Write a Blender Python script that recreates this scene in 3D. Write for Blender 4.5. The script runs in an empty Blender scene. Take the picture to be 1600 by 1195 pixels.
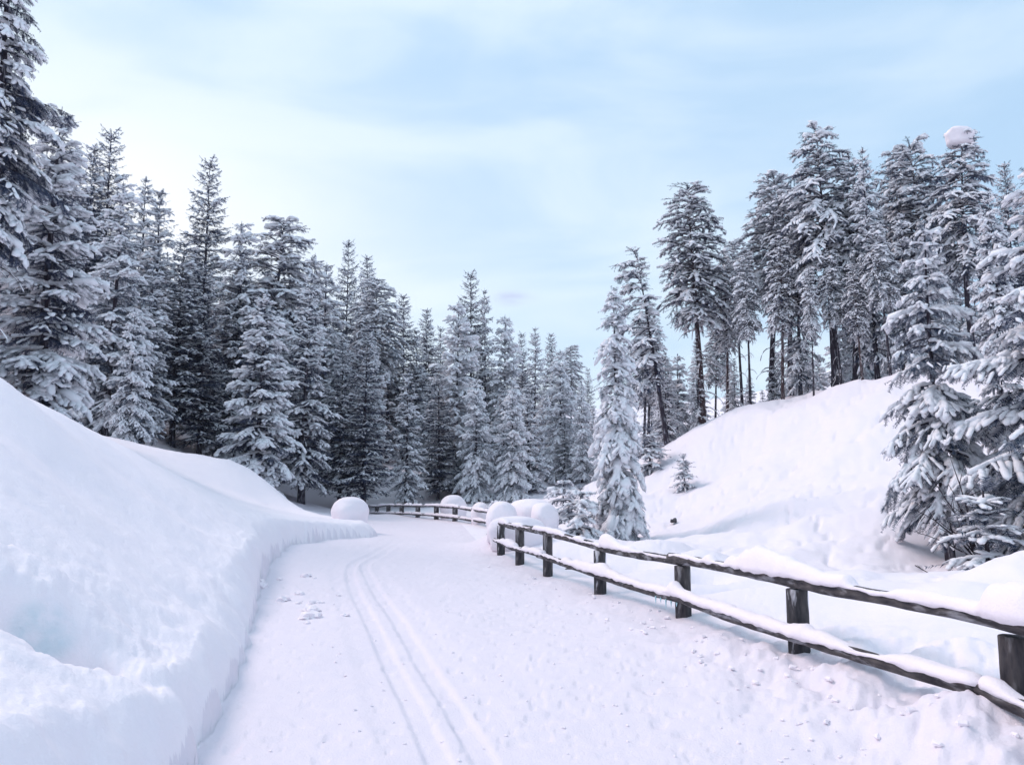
import bpy, math, random
import numpy as np
from mathutils import Vector

R = math.radians
scene = bpy.context.scene
COL = scene.collection

# ------------------------------------------------------------------ camera
F = 1186.0                      # focal length in photo pixels (photo 1600 x 1195)
PITCH = R(6.9)
CAM = np.array([0.0, 0.0, 1.7])
cd = bpy.data.cameras.new('camera')
cd.sensor_fit = 'HORIZONTAL'
cd.sensor_width = 36.0
cd.lens = 36.0 * F / 1600.0
cd.clip_start = 0.05
cd.clip_end = 2000.0
cam = bpy.data.objects.new('camera', cd)
COL.objects.link(cam)
cam.location = CAM
cam.rotation_euler = (R(90) + PITCH, 0, 0)
scene.camera = cam

# ------------------------------------------------------------------ world
SUN_EL, SUN_AZ = 47.0, -66.0     # azimuth from +Y towards +X
world = bpy.data.worlds.new('World')
scene.world = world
world.use_nodes = True
wn, wl = world.node_tree.nodes, world.node_tree.links
wn.clear()


def N(nodes, typ, **kw):
    n = nodes.new(typ)
    for k, v in kw.items():
        setattr(n, k, v)
    return n


def math_node(nodes, links, op, a, b=None, clamp=False):
    n = nodes.new('ShaderNodeMath')
    n.operation = op
    n.use_clamp = clamp
    for i, v in enumerate((a, b)):
        if v is None:
            continue
        if isinstance(v, (int, float)):
            n.inputs[i].default_value = v
        else:
            links.new(v, n.inputs[i])
    return n.outputs[0]


def mix_col(nodes, links, fac, a, b, blend='MIX'):
    n = nodes.new('ShaderNodeMix')
    n.data_type = 'RGBA'
    n.blend_type = blend
    for s, v in ((n.inputs[0], fac), (n.inputs[6], a), (n.inputs[7], b)):
        if isinstance(v, (int, float)):
            s.default_value = v
        elif isinstance(v, tuple):
            s.default_value = v if len(v) == 4 else (*v, 1)
        else:
            links.new(v, s)
    return n.outputs[2]


def ramp(nodes, links, fac, stops, interp='LINEAR'):
    n = nodes.new('ShaderNodeValToRGB')
    n.color_ramp.interpolation = interp
    els = n.color_ramp.elements
    while len(els) < len(stops):
        els.new(0.5)
    for e, (p, c) in zip(els, stops):
        e.position = p
        e.color = (c, c, c, 1) if isinstance(c, (int, float)) else (*c, 1)
    links.new(fac, n.inputs[0])
    return n.outputs[0]


sky = N(wn, 'ShaderNodeTexSky', sky_type='NISHITA', sun_disc=False)
sky.sun_elevation = R(SUN_EL)
sky.sun_rotation = R(SUN_AZ)
sky.altitude = 1300
sky.air_density = 1.0
sky.dust_density = 1.5
tc = N(wn, 'ShaderNodeTexCoord')
sep = N(wn, 'ShaderNodeSeparateXYZ')
wl.new(tc.outputs['Generated'], sep.inputs[0])
mp = N(wn, 'ShaderNodeMapping')
mp.inputs['Scale'].default_value = (1.4, 1.1, 4.2)
mp.inputs['Rotation'].default_value = (0.0, 0.32, 0.2)
wl.new(tc.outputs['Generated'], mp.inputs[0])
nz = N(wn, 'ShaderNodeTexNoise')
nz.inputs['Scale'].default_value = 1.7
nz.inputs['Detail'].default_value = 5
nz.inputs['Roughness'].default_value = 0.5
nz.inputs['Distortion'].default_value = 0.5
wl.new(mp.outputs[0], nz.inputs['Vector'])
streak = ramp(wn, wl, nz.outputs['Fac'], [(0.36, 0.0), (0.66, 1.0)], 'EASE')
hz = ramp(wn, wl, sep.outputs[2], [(0.0, 1.0), (0.22, 0.64), (0.5, 0.52), (1.0, 0.62)], 'EASE')
veil = math_node(wn, wl, 'ADD', math_node(wn, wl, 'MULTIPLY', streak, 0.34),
                 math_node(wn, wl, 'MULTIPLY', hz, 0.55))
# the veil thickens towards the sun side (left) and thins to the right
side = math_node(wn, wl, 'MULTIPLY', sep.outputs[0], -0.16)
veil = math_node(wn, wl, 'ADD', veil, math_node(wn, wl, 'ADD', side, 0.03), clamp=True)
SKY_BASE = (3.3, 5.9, 8.8)
base = mix_col(wn, wl, 0.80, sky.outputs[0], SKY_BASE)
col = mix_col(wn, wl, veil, base, (8.3, 9.2, 10.0))


def sky_patch(px, py, wu, wv):
    """gaussian patch of thicker cloud round one direction"""
    d = np.array([(px - 800) / F, 1.0, 0.0])
    v = -(py - 597.5) / F
    d = np.array([d[0], math.cos(PITCH) - v * math.sin(PITCH), math.sin(PITCH) + v * math.cos(PITCH)])
    d /= np.linalg.norm(d)
    u = np.cross(d, [0, 0, 1.0]); u /= np.linalg.norm(u)
    w = np.cross(u, d)
    out = []
    for vec, wd in ((u, wu), (w, wv)):
        n = N(wn, 'ShaderNodeVectorMath', operation='DOT_PRODUCT')
        wl.new(tc.outputs['Generated'], n.inputs[0])
        n.inputs[1].default_value = tuple(vec)
        t = math_node(wn, wl, 'DIVIDE', n.outputs['Value'], wd)
        out.append(math_node(wn, wl, 'MULTIPLY', t, t))
    s = math_node(wn, wl, 'ADD', out[0], out[1])
    e = math_node(wn, wl, 'POWER', 2.718, math_node(wn, wl, 'MULTIPLY', s, -1.0))
    fwd = math_node(wn, wl, 'GREATER_THAN', sep.outputs[1], 0.0)
    return math_node(wn, wl, 'MULTIPLY', e, fwd)


nz2 = N(wn, 'ShaderNodeTexNoise')
nz2.inputs['Scale'].default_value = 26
nz2.inputs['Detail'].default_value = 4
wl.new(mp.outputs[0], nz2.inputs['Vector'])
wisp = ramp(wn, wl, nz2.outputs['Fac'], [(0.32, 0.35), (0.62, 1.0)])
cl = math_node(wn, wl, 'MULTIPLY', sky_patch(799, 466, 0.022, 0.008), wisp)
col = mix_col(wn, wl, math_node(wn, wl, 'MULTIPLY', cl, 0.8), col, (4.6, 5.2, 7.6))
glow = sky_patch(90, 330, 0.34, 0.13)
col = mix_col(wn, wl, math_node(wn, wl, 'MULTIPLY', glow, 0.8), col, (10.2, 10.2, 10.6))
bg = N(wn, 'ShaderNodeBackground')
bg.inputs['Strength'].default_value = 0.093
wl.new(col, bg.inputs[0])
wo = N(wn, 'ShaderNodeOutputWorld')
wl.new(bg.outputs[0], wo.inputs[0])

# ------------------------------------------------------------------ sun
sd = bpy.data.lights.new('sun', 'SUN')
sd.energy = 1.45
sd.angle = R(20)
sd.color = (1.0, 0.80, 0.78)
sun = bpy.data.objects.new('sun', sd)
COL.objects.link(sun)
sdir = Vector((math.sin(R(SUN_AZ)) * math.cos(R(SUN_EL)), math.cos(R(SUN_AZ)) * math.cos(R(SUN_EL)), math.sin(R(SUN_EL))))
sun.rotation_euler = sdir.to_track_quat('Z', 'Y').to_euler()
sun.location = (-30, 30, 40)

# ------------------------------------------------------------------ exposure
vs = scene.view_settings
vs.view_transform = 'Standard'
vs.look = 'None'
vs.exposure = 0.36
vs.gamma = 1.0
vs.use_curve_mapping = False
scene.display_settings.display_device = 'sRGB'
try:
    scene.cycles.use_denoising = True
    scene.cycles.denoiser = 'OPENIMAGEDENOISE'
    scene.cycles.max_bounces = 8
    scene.cycles.diffuse_bounces = 4
    scene.cycles.sample_clamp_indirect = 6
except Exception:
    pass


# ================================================================== helpers
def at(px, py, Y):
    """point at depth Y (metres along +Y) seen at photo pixel px, py"""
    h = (px - 800.0) / F
    v = -(py - 597.5) / F
    d = np.array([h, math.cos(PITCH) - v * math.sin(PITCH), math.sin(PITCH) + v * math.cos(PITCH)])
    return CAM + d * (Y / d[1])


def ground_at(px, py, z=0.0):
    h = (px - 800.0) / F
    v = -(py - 597.5) / F
    d = np.array([h, math.cos(PITCH) - v * math.sin(PITCH), math.sin(PITCH) + v * math.cos(PITCH)])
    return CAM + d * ((z - CAM[2]) / d[2])


def hash2(ix, iy, seed):
    n = (ix.astype(np.int64) * 374761393 + iy.astype(np.int64) * 668265263 + seed * 1442695041) & 0xffffffff
    n = ((n ^ (n >> 13)) * 1274126177) & 0xffffffff
    n = n ^ (n >> 16)
    return (n & 0xffff) / 65535.0


def vnoise(x, y, seed=0):
    ix, iy = np.floor(x), np.floor(y)
    fx, fy = x - ix, y - iy
    fx = fx * fx * fx * (fx * (fx * 6 - 15) + 10)
    fy = fy * fy * fy * (fy * (fy * 6 - 15) + 10)
    a, b = hash2(ix, iy, seed), hash2(ix + 1, iy, seed)
    c, d = hash2(ix, iy + 1, seed), hash2(ix + 1, iy + 1, seed)
    return (a * (1 - fx) + b * fx) * (1 - fy) + (c * (1 - fx) + d * fx) * fy - 0.5


def fbm(x, y, seed=0, oct=4, gain=0.5):
    s, a = 0, 1.0
    for o in range(oct):
        c, sn = math.cos(0.7 * o + 0.3), math.sin(0.7 * o + 0.3)
        s = s + a * vnoise((x * c - y * sn) * 2 ** o, (x * sn + y * c) * 2 ** o, seed + o * 17)
        a *= gain
    return s


def sstep(a, b, x):
    t = np.clip((x - a) / (b - a), 0, 1)
    return t * t * (3 - 2 * t)


def mesh_np(name, V, faces, smooth=True, mats=(), mat_idx=None):
    """faces: list of (k, array[n,k])"""
    me = bpy.data.meshes.new(name)
    V = np.asarray(V, dtype=np.float32)
    me.vertices.add(len(V))
    me.vertices.foreach_set('co', V.ravel())
    loops = np.concatenate([np.asarray(f, dtype=np.int32).ravel() for k, f in faces])
    tot = np.concatenate([np.full(len(f), k, dtype=np.int32) for k, f in faces])
    start = np.concatenate([[0], np.cumsum(tot)[:-1]]).astype(np.int32)
    me.loops.add(len(loops))
    me.loops.foreach_set('vertex_index', loops)
    me.polygons.add(len(tot))
    me.polygons.foreach_set('loop_start', start)
    me.polygons.foreach_set('loop_total', tot)
    me.polygons.foreach_set('use_smooth', np.full(len(tot), smooth, dtype=bool))
    for m in mats:
        me.materials.append(m)
    if mat_idx is not None:
        me.polygons.foreach_set('material_index', np.asarray(mat_idx, dtype=np.int32))
    me.update(calc_edges=True)
    me.validate()
    return me


def link(name, me, parent=None, loc=(0, 0, 0), rz=0.0):
    o = bpy.data.objects.new(name, me)
    COL.objects.link(o)
    o.parent = parent
    o.location = loc
    o.rotation_euler = (0, 0, rz)
    return o


def tag(o, label=None, cat=None, group=None, kind=None):
    if label: o['label'] = label
    if cat: o['category'] = cat
    if group: o['group'] = group
    if kind: o['kind'] = kind
    return o


class Geo:
    """collects vertices and faces"""
    def __init__(self):
        self.V, self.T, self.Q, self.n = [], [], [], 0

    def add(self, V, T=None, Q=None):
        V = np.asarray(V, dtype=np.float64).reshape(-1, 3)
        if T is not None and len(T): self.T.append(np.asarray(T) + self.n)
        if Q is not None and len(Q): self.Q.append(np.asarray(Q) + self.n)
        self.V.append(V)
        self.n += len(V)

    def stamp(self, tv, tf, M, Tr):
        """tv [v,3], tf [f,3], M [n,3,3] (columns = axes), Tr [n,3]"""
        M = np.asarray(M); Tr = np.asarray(Tr)
        if len(M) == 0:
            return
        P = np.einsum('nij,vj->nvi', M, tv) + Tr[:, None, :]
        idx = tf[None] + (np.arange(len(M)) * len(tv))[:, None, None]
        self.add(P.reshape(-1, 3), T=idx.reshape(-1, 3))

    def tube(self, P, rad, k=6, cap=True, squash=None, seed=None, rough=0.0):
        P = np.asarray(P, dtype=float)
        n = len(P)
        rad = np.broadcast_to(np.asarray(rad, dtype=float), (n,))
        t = np.gradient(P, axis=0)
        t /= np.linalg.norm(t, axis=1)[:, None] + 1e-9
        up = np.array([0, 0, 1.0])
        if abs(t[0][2]) > 0.9:
            up = np.array([0, 1.0, 0])
        s = np.cross(t, up); s /= np.linalg.norm(s, axis=1)[:, None] + 1e-9
        u = np.cross(s, t)
        a = np.arange(k) * 2 * math.pi / k
        rr = rad[:, None] * np.ones((1, k))
        if rough:
            rg = np.random.default_rng(seed or 0)
            rr = rr * (1 + rough * (rg.random((n, k)) - 0.5) + rough * (rg.random((1, k)) - 0.5))
        V = P[:, None, :] + rr[:, :, None] * (np.cos(a)[None, :, None] * s[:, None, :] + np.sin(a)[None, :, None] * u[:, None, :])
        i = np.arange(n - 1)[:, None] * k
        j = np.arange(k)[None]
        q = np.stack([i + j, i + (j + 1) % k, i + k + (j + 1) % k, i + k + j], -1).reshape(-1, 4)
        V = V.reshape(-1, 3)
        T = []
        if cap:
            V = np.concatenate([V, P[:1], P[-1:]])
            for j2 in range(k):
                T.append([n * k, (j2 + 1) % k, j2])
                T.append([n * k + 1, (n - 1) * k + j2, (n - 1) * k + (j2 + 1) % k])
        self.add(V, T=np.array(T).reshape(-1, 3).astype(int) if T else None, Q=q)

    def mesh(self, name, mat, smooth=True):
        fs = []
        if self.T: fs.append((3, np.concatenate(self.T)))
        if self.Q: fs.append((4, np.concatenate(self.Q)))
        return mesh_np(name, np.concatenate(self.V), fs, smooth, [mat])


# ================================================================== materials
def material(name):
    m = bpy.data.materials.new(name)
    m.use_nodes = True
    nt = m.node_tree
    nt.nodes.clear()
    out = N(nt.nodes, 'ShaderNodeOutputMaterial')
    p = N(nt.nodes, 'ShaderNodeBsdfPrincipled')
    nt.links.new(p.outputs[0], out.inputs[0])
    return m, nt.nodes, nt.links, p


SNOW = (0.900, 0.832, 0.865)


def snow_material(name, fine, amp, snow=SNOW):
    m, n, l, p = material(name)
    geo = N(n, 'ShaderNodeNewGeometry')
    a = N(n, 'ShaderNodeTexNoise'); a.inputs['Scale'].default_value = fine
    a.inputs['Detail'].default_value = 6; a.inputs['Roughness'].default_value = 0.62
    b = N(n, 'ShaderNodeTexNoise'); b.inputs['Scale'].default_value = fine * 0.14
    b.inputs['Detail'].default_value = 3
    for t in (a, b):
        l.new(geo.outputs['Position'], t.inputs['Vector'])
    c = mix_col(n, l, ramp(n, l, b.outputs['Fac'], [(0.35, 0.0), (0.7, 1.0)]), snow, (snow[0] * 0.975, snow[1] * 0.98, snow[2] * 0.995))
    l.new(c, p.inputs['Base Color'])
    p.inputs['Roughness'].default_value = 0.72
    p.inputs['Specular IOR Level'].default_value = 0.18
    bu = N(n, 'ShaderNodeBump'); bu.inputs['Strength'].default_value = 0.6
    bu.inputs['Distance'].default_value = amp
    l.new(math_node(n, l, 'ADD', a.outputs['Fac'], math_node(n, l, 'MULTIPLY', b.outputs['Fac'], 1.5)), bu.inputs['Height'])
    l.new(bu.outputs[0], p.inputs['Normal'])
    return m


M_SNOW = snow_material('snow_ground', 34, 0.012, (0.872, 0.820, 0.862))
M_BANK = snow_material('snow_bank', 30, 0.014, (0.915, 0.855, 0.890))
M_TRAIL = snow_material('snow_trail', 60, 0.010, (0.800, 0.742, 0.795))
M_CAP = snow_material('snow_cap', 55, 0.010)
M_LOAD = snow_material('snow_load', 22, 0.03)
_nt = M_LOAD.node_tree
_p = next(q for q in _nt.nodes if q.type == 'BSDF_PRINCIPLED')
_o = next(q for q in _nt.nodes if q.type == 'OUTPUT_MATERIAL')
for _l in list(_p.inputs['Base Color'].links):
    _nt.links.remove(_l)
_p.inputs['Base Color'].default_value = (0.925, 0.93, 0.965, 1)
_tr = N(_nt.nodes, 'ShaderNodeBsdfTranslucent')
_tr.inputs['Color'].default_value = (0.86, 0.88, 0.95, 1)
_mx = N(_nt.nodes, 'ShaderNodeMixShader')
_mx.inputs[0].default_value = 0.10
_nt.links.new(_p.outputs[0], _mx.inputs[1]); _nt.links.new(_tr.outputs[0], _mx.inputs[2])
_nt.links.new(_mx.outputs[0], _o.inputs[0])


def foliage_material(name, dark, light, frost):
    m, n, l, p = material(name)
    geo = N(n, 'ShaderNodeNewGeometry')
    oi = N(n, 'ShaderNodeObjectInfo')
    a = N(n, 'ShaderNodeTexNoise'); a.inputs['Scale'].default_value = 1.3; a.inputs['Detail'].default_value = 3
    b = N(n, 'ShaderNodeTexNoise'); b.inputs['Scale'].default_value = 9.0; b.inputs['Detail'].default_value = 4
    for t in (a, b):
        l.new(geo.outputs['Position'], t.inputs['Vector'])
    f = math_node(n, l, 'ADD', ramp(n, l, a.outputs['Fac'], [(0.35, 0), (0.68, 0.8)]), math_node(n, l, 'MULTIPLY', oi.outputs['Random'], 0.25), clamp=True)
    c = mix_col(n, l, f, dark, light)
    fr = math_node(n, l, 'MULTIPLY', ramp(n, l, b.outputs['Fac'], [(0.42, 0), (0.62, 1)]), frost)
    c = mix_col(n, l, fr, c, (0.74, 0.76, 0.83))
    l.new(c, p.inputs['Base Color'])
    p.inputs['Roughness'].default_value = 0.7
    p.inputs['Specular IOR Level'].default_value = 0.15
    return m


M_FOL = foliage_material('needles_dark', (0.008, 0.012, 0.052), (0.018, 0.036, 0.078), 0.12)
M_RIME = foliage_material('needles_rimed', (0.10, 0.13, 0.15), (0.22, 0.25, 0.28), 1.0)
M_FROST = foliage_material('needles_frosted', (0.012, 0.022, 0.060), (0.036, 0.066, 0.105), 0.40)


def bark_material(name, c1, c2, frost, grain=(9, 9, 2.2)):
    m, n, l, p = material(name)
    tcn = N(n, 'ShaderNodeTexCoord')
    mpn = N(n, 'ShaderNodeMapping'); mpn.inputs['Scale'].default_value = grain
    l.new(tcn.outputs['Object'], mpn.inputs[0])
    a = N(n, 'ShaderNodeTexNoise'); a.inputs['Scale'].default_value = 2.2; a.inputs['Detail'].default_value = 6
    l.new(mpn.outputs[0], a.inputs['Vector'])
    b = N(n, 'ShaderNodeTexNoise'); b.inputs['Scale'].default_value = 1.1; b.inputs['Detail'].default_value = 5
    l.new(mpn.outputs[0], b.inputs['Vector'])
    c = mix_col(n, l, ramp(n, l, a.outputs['Fac'], [(0.35, 0), (0.65, 1)]), c1, c2)
    fr = math_node(n, l, 'MULTIPLY', ramp(n, l, b.outputs['Fac'], [(0.54, 0), (0.66, 1)]), frost)
    c = mix_col(n, l, fr, c, (0.72, 0.73, 0.80))
    l.new(c, p.inputs['Base Color'])
    p.inputs['Roughness'].default_value = 0.85
    bu = N(n, 'ShaderNodeBump'); bu.inputs['Strength'].default_value = 0.8; bu.inputs['Distance'].default_value = 0.03
    l.new(a.outputs['Fac'], bu.inputs['Height'])
    l.new(bu.outputs[0], p.inputs['Normal'])
    return m


M_BARK = bark_material('bark_dark', (0.012, 0.009, 0.020), (0.036, 0.024, 0.036), 0.30)
M_BARKRED = bark_material('bark_red', (0.028, 0.016, 0.020), (0.085, 0.042, 0.042), 0.35)
M_WOOD = bark_material('weathered_wood', (0.020, 0.018, 0.024), (0.085, 0.075, 0.075), 0.25)
M_RAIL = bark_material('weathered_rail', (0.020, 0.018, 0.024), (0.10, 0.088, 0.085), 0.30, (11, 2.0, 11))
M_WOODFROST = bark_material('frosted_wood', (0.018, 0.018, 0.024), (0.075, 0.068, 0.070), 0.95)

m, n, l, p = material('ice')
p.inputs['Base Color'].default_value = (0.45, 0.68, 0.74, 1)
p.inputs['Roughness'].default_value = 0.18
p.inputs['Subsurface Weight'].default_value = 0.3
p.inputs['Subsurface Radius'].default_value = (0.1, 0.3, 0.4)
M_ICE = m
m, n, l, p = material('stream_water')
p.inputs['Base Color'].default_value = (0.02, 0.025, 0.035, 1)
p.inputs['Roughness'].default_value = 0.12
M_WATER = m
m, n, l, p = material('rock')
nzr = N(n, 'ShaderNodeTexNoise'); nzr.inputs['Scale'].default_value = 14
l.new(mix_col(n, l, nzr.outputs['Fac'], (0.02, 0.02, 0.03), (0.10, 0.10, 0.11)), p.inputs['Base Color'])
p.inputs['Roughness'].default_value = 0.8
M_ROCK = m


# ================================================================== terrain
class TPS:
    def __init__(self, P):
        P = np.array(P, dtype=float)
        self.c = P[:, :2]
        n = len(P)
        K = self.k(np.linalg.norm(self.c[:, None] - self.c[None], axis=2))
        K += np.eye(n) * 0.02
        A = np.zeros((n + 3, n + 3))
        A[:n, :n] = K
        A[:n, n] = 1; A[:n, n + 1:] = self.c
        A[n, :n] = 1; A[n + 1:, :n] = self.c.T
        self.w = np.linalg.solve(A, np.concatenate([P[:, 2], [0, 0, 0]]))

    @staticmethod
    def k(r):
        return r              # biharmonic in 3-D: tame between distant points

    def __call__(self, x, y):
        x = np.asarray(x, float); y = np.asarray(y, float)
        sh = x.shape
        x = x.ravel(); y = y.ravel()
        out = np.empty(len(x))
        for i in range(0, len(x), 20000):
            q = np.stack([x[i:i + 20000], y[i:i + 20000]], 1)
            r = np.sqrt(((q[:, None] - self.c[None]) ** 2).sum(2))
            out[i:i + 20000] = self.k(r) @ self.w[:-3] + self.w[-3] + q @ self.w[-2:]
        return out.reshape(sh)


def pt(px, py, Y):
    return tuple(at(px, py, Y))


# near fence posts: photo x of the post, depth
POSTS = [(783, 17.0), (812, 15.2), (855, 13.5), (935, 11.3), (1062, 9.1), (1237, 6.9), (1565, 4.75)]
POST_XY = [((px - 800) / F * Y * 0.993, Y) for px, Y in POSTS]
POST_XY.append((3.42, 2.6))
POST_XY.append((3.55, 0.4))

far_pts = [(-25, 30, 5.8), (-35, 50, 12), (-30, 72, 14), (-16, 78, 6.5), (0, 85, 3.2), (-60, 100, 34), (-24, 120, 19), (0, 130, 7),
           (22, 110, 8), (45, 62, 9), (30, 52, 6.5), (60, 110, 22), (-90, 60, 40), (-60, 20, 22), (-80, -40, 25), (70, 20, 16), (60, -40, 10),
           (0, -60, -1), (-30, -30, 6), (25, -25, 2), (-200, 200, 60), (0, 260, 20), (200, 200, 40), (220, 0, 30), (-220, 0, 60), (0, -200, 0)]
T_pts = list(far_pts)
# trail
for x, y, z in [(-1.2, 4.4, 0), (0.5, 4.4, 0), (1.6, 4.4, 0.02), (-2.2, 9, 0), (0, 9, 0), (1.3, 9, 0.0), (-2.8, 14, 0), (-1.2, 14, 0), (0.1, 13.6, -0.03),
                (-3, 20, -0.02), (-1.2, 20, -0.04), (-4.5, 27, -0.16), (-2.2, 27, -0.2), (-7, 34, -0.3), (-5, 34, -0.34), (-10, 42, -0.5),
                (-8.4, 44, -0.55), (-12, 48, -0.5), (-1.5, 0, 0), (1.5, 0, 0), (-1.5, -8, 0), (2, -8, 0), (-4, 4, 0), (-5, 9, 0), (-5, 14, 0),
                (2.1, 6.5, 0.06), (2.35, 4.7, 0.10), (2.5, 2.5, 0.12)]:
    T_pts.append((x, y, z))
# along the fence foot and just behind it
for (x, y), z in zip(POST_XY, (-0.04, -0.06, -0.07, 0.0, 0.06, 0.14, 0.26, 0.3, 0.3)):
    T_pts.append((x, y, z))
T_pts += [pt(1130, 930, 9.6), pt(1330, 985, 7.2), pt(1480, 990, 6.6), pt(1000, 880, 13), pt(930, 850, 16), pt(880, 838, 18)]
# right hillside
T_pts += [pt(1000, 846, 20), pt(960, 850, 21), pt(1060, 845, 19), pt(1150, 870, 16), pt(1300, 890, 13.5), pt(1400, 905, 12), pt(1475, 878, 14.5),
          pt(1560, 900, 10.5), pt(1560, 872, 13.5), pt(1600, 862, 14), pt(1650, 850, 14),
          pt(1100, 790, 23), pt(1200, 800, 19), pt(1300, 800, 17.5), pt(1400, 800, 16.5), pt(1050, 760, 26), pt(1150, 730, 25.5), pt(1250, 710, 23.5),
          pt(1350, 690, 22), pt(1430, 700, 21), pt(1030, 705, 31), pt(1070, 672, 31.5), pt(1110, 651, 32), pt(1160, 634, 31), pt(1240, 620, 29.5), pt(1320, 603, 28),
          pt(1390, 587, 27), pt(1460, 575, 26), pt(1540, 570, 25), pt(1620, 590, 22), pt(1500, 690, 20), pt(1600, 720, 18.5),
          pt(1110, 664, 37), pt(1240, 634, 35), pt(1390, 602, 33), pt(1540, 585, 31), pt(1180, 650, 42), pt(1320, 630, 42), pt(1480, 600, 42),
          pt(1000, 735, 36), pt(960, 760, 40), pt(1030, 715, 42)]
# valley floor and the slope beyond the far fence
T_pts += [pt(850, 800, 30), pt(900, 800, 27), pt(840, 785, 45), pt(740, 800, 38), pt(690, 790, 42), pt(620, 785, 50), pt(560, 780, 50),
          pt(540, 742, 56), pt(620, 742, 57), pt(680, 748, 57), pt(780, 775, 55), pt(860, 770, 57), pt(920, 765, 55), pt(500, 757, 52), pt(460, 740, 58), pt(470, 778, 46)]
B_pts = list(far_pts)
B_pts += [pt(0, 597, 9), pt(100, 646, 11), pt(124, 660, 11.5), pt(206, 703, 14), pt(309, 760, 17), pt(391, 794, 19), pt(-150, 560, 8), pt(-300, 540, 6.5),
          pt(0, 604, 14), pt(100, 652, 15), pt(100, 658, 19), pt(0, 606, 20), pt(206, 712, 18), pt(206, 714, 21), pt(300, 768, 20), pt(258, 745, 21), pt(300, 750, 23), pt(100, 664, 24), pt(160, 694, 26), pt(-150, 566, 16)]
B_pts += [pt(206, 706, 25), pt(283, 709, 28), pt(360, 719, 30), pt(412, 745, 31.5), pt(450, 771, 33), pt(250, 735, 23), pt(330, 760, 25), pt(420, 790, 27),
          pt(300, 720, 36), pt(380, 745, 38), pt(430, 772, 39), pt(200, 694, 33), pt(250, 706, 40), pt(480, 784, 34), pt(510, 800, 27)]
B_pts += [pt(0, 700, 7), pt(100, 750, 8), pt(200, 790, 9), pt(300, 820, 11), pt(390, 832, 13.5), pt(0, 800, 5.6), pt(0, 900, 4.6), pt(150, 900, 5.8), pt(260, 900, 7.4),
          pt(340, 900, 9.0), pt(380, 860, 11), pt(0, 1195, 2.7), pt(130, 1060, 4.2), pt(230, 1000, 5.6), pt(320, 960, 7.3), pt(200, 1130, 4.0),
          pt(430, 825, 16), pt(500, 822, 18.5), pt(560, 822, 20), pt(560, 812, 23), pt(480, 808, 24),
          (-2.6, 0, 0.75), (-2.6, -5, 0.8), (-6, 0, 2.2), (-6, -6, 2.2)]
T_s, B_s = TPS(T_pts), TPS(B_pts)

toe_px = [(300, 1195), (322, 1140), (352, 1085), (382, 1020), (398, 960), (410, 905), (424, 878), (452, 858), (510, 846), (578, 838)]
TOE = [(-1.72, -8), (-1.72, 0), (-1.72, 3.2)] + [tuple(ground_at(px, py)[:2]) for px, py in toe_px] + [(-4.0, 22.6), (-5.0, 25.5), (-6.8, 29.5), (-8.6, 34), (-14, 44), (-30, 66)]
TOE = np.array(TOE)


def toe_dist(x, y):
    """signed distance to the toe line of the left bank, positive on the bank"""
    best = np.full(x.shape, 1e9); sgn = np.ones(x.shape)
    for a, b in zip(TOE[:-1], TOE[1:]):
        d = b - a
        t = np.clip(((x - a[0]) * d[0] + (y - a[1]) * d[1]) / (d @ d), 0, 1)
        qx, qy = x - a[0] - t * d[0], y - a[1] - t * d[1]
        dist = np.hypot(qx, qy)
        cr = d[0] * (y - a[1]) - d[1] * (x - a[0])
        up = dist < best
        best = np.where(up, dist, best); sgn = np.where(up, np.sign(cr), sgn)
    return best * sgn


TRACKS = []
for off in (0.0, 1.0):
    pts = []
    for (lx, rx, py) in [(690, 763, 1195), (662, 728, 1130), (638, 697, 1080), (612, 664, 1030), (588, 634, 985), (565, 604, 940), (549, 579, 905),
                         (546, 571, 890), (549, 568, 880), (560, 577, 872), (582, 596, 862), (612, 624, 848), (622, 633, 838)]:
        px = lx + (rx - lx) * off
        pts.append(tuple(ground_at(px, py)[:2]))
    d = np.array(pts[0]) - np.array(pts[1])
    pts = [tuple(np.array(pts[0]) + d * 6)] + pts
    pts = np.array(pts)
    # resample smoothly
    s = np.concatenate([[0], np.cumsum(np.hypot(*np.diff(pts, axis=0).T))])
    ss = np.linspace(0, s[-1], 120)
    q = np.stack([np.interp(ss, s, pts[:, 0]), np.interp(ss, s, pts[:, 1])], 1)
    for _ in range(12):
        q[1:-1] = (q[:-2] + 2 * q[1:-1] + q[2:]) / 4
    TRACKS.append(q)


def line_dist(x, y, L):
    best = np.full(x.shape, 1e9)
    for a, b in zip(L[:-1], L[1:]):
        d = b - a
        t = np.clip(((x - a[0]) * d[0] + (y - a[1]) * d[1]) / (d @ d), 0, 1)
        best = np.minimum(best, np.hypot(x - a[0] - t * d[0], y - a[1] - t * d[1]))
    return best


FENCE_L = np.array(POST_XY)
HOLLOWS = [  # px, py, depth, size along x, size along y, deep
    (1165, 925, 10.6, 0.55, 0.42, 0.42), (1105, 905, 11.8, 0.35, 0.35, 0.25), (985, 885, 13.4, 0.55, 0.5, 0.40), (893, 875, 15.0, 0.35, 0.5, 0.35),
    (1400, 965, 7.9, 0.7, 0.5, 0.16)]
MOUND_B = [  # bumps behind the fence
    (1460, 945, 8.0, 0.75, 0.5, 0.30), (1250, 950, 9.4, 0.8, 0.6, 0.14), (1590, 905, 9.5, 1.1, 0.8, 0.25), (1090, 870, 13.5, 0.6, 0.5, 0.25), (1030, 865, 16, 0.6, 0.6, 0.25),
    (1490, 1090, 5.0, 0.36, 0.36, 0.10), (822, 836, 18.9, 0.95, 0.7, 0.62), (1520, 1010, 5.9, 0.40, 0.4, 0.10)]
HOLE = at(66, 990, 4.45)


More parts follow.
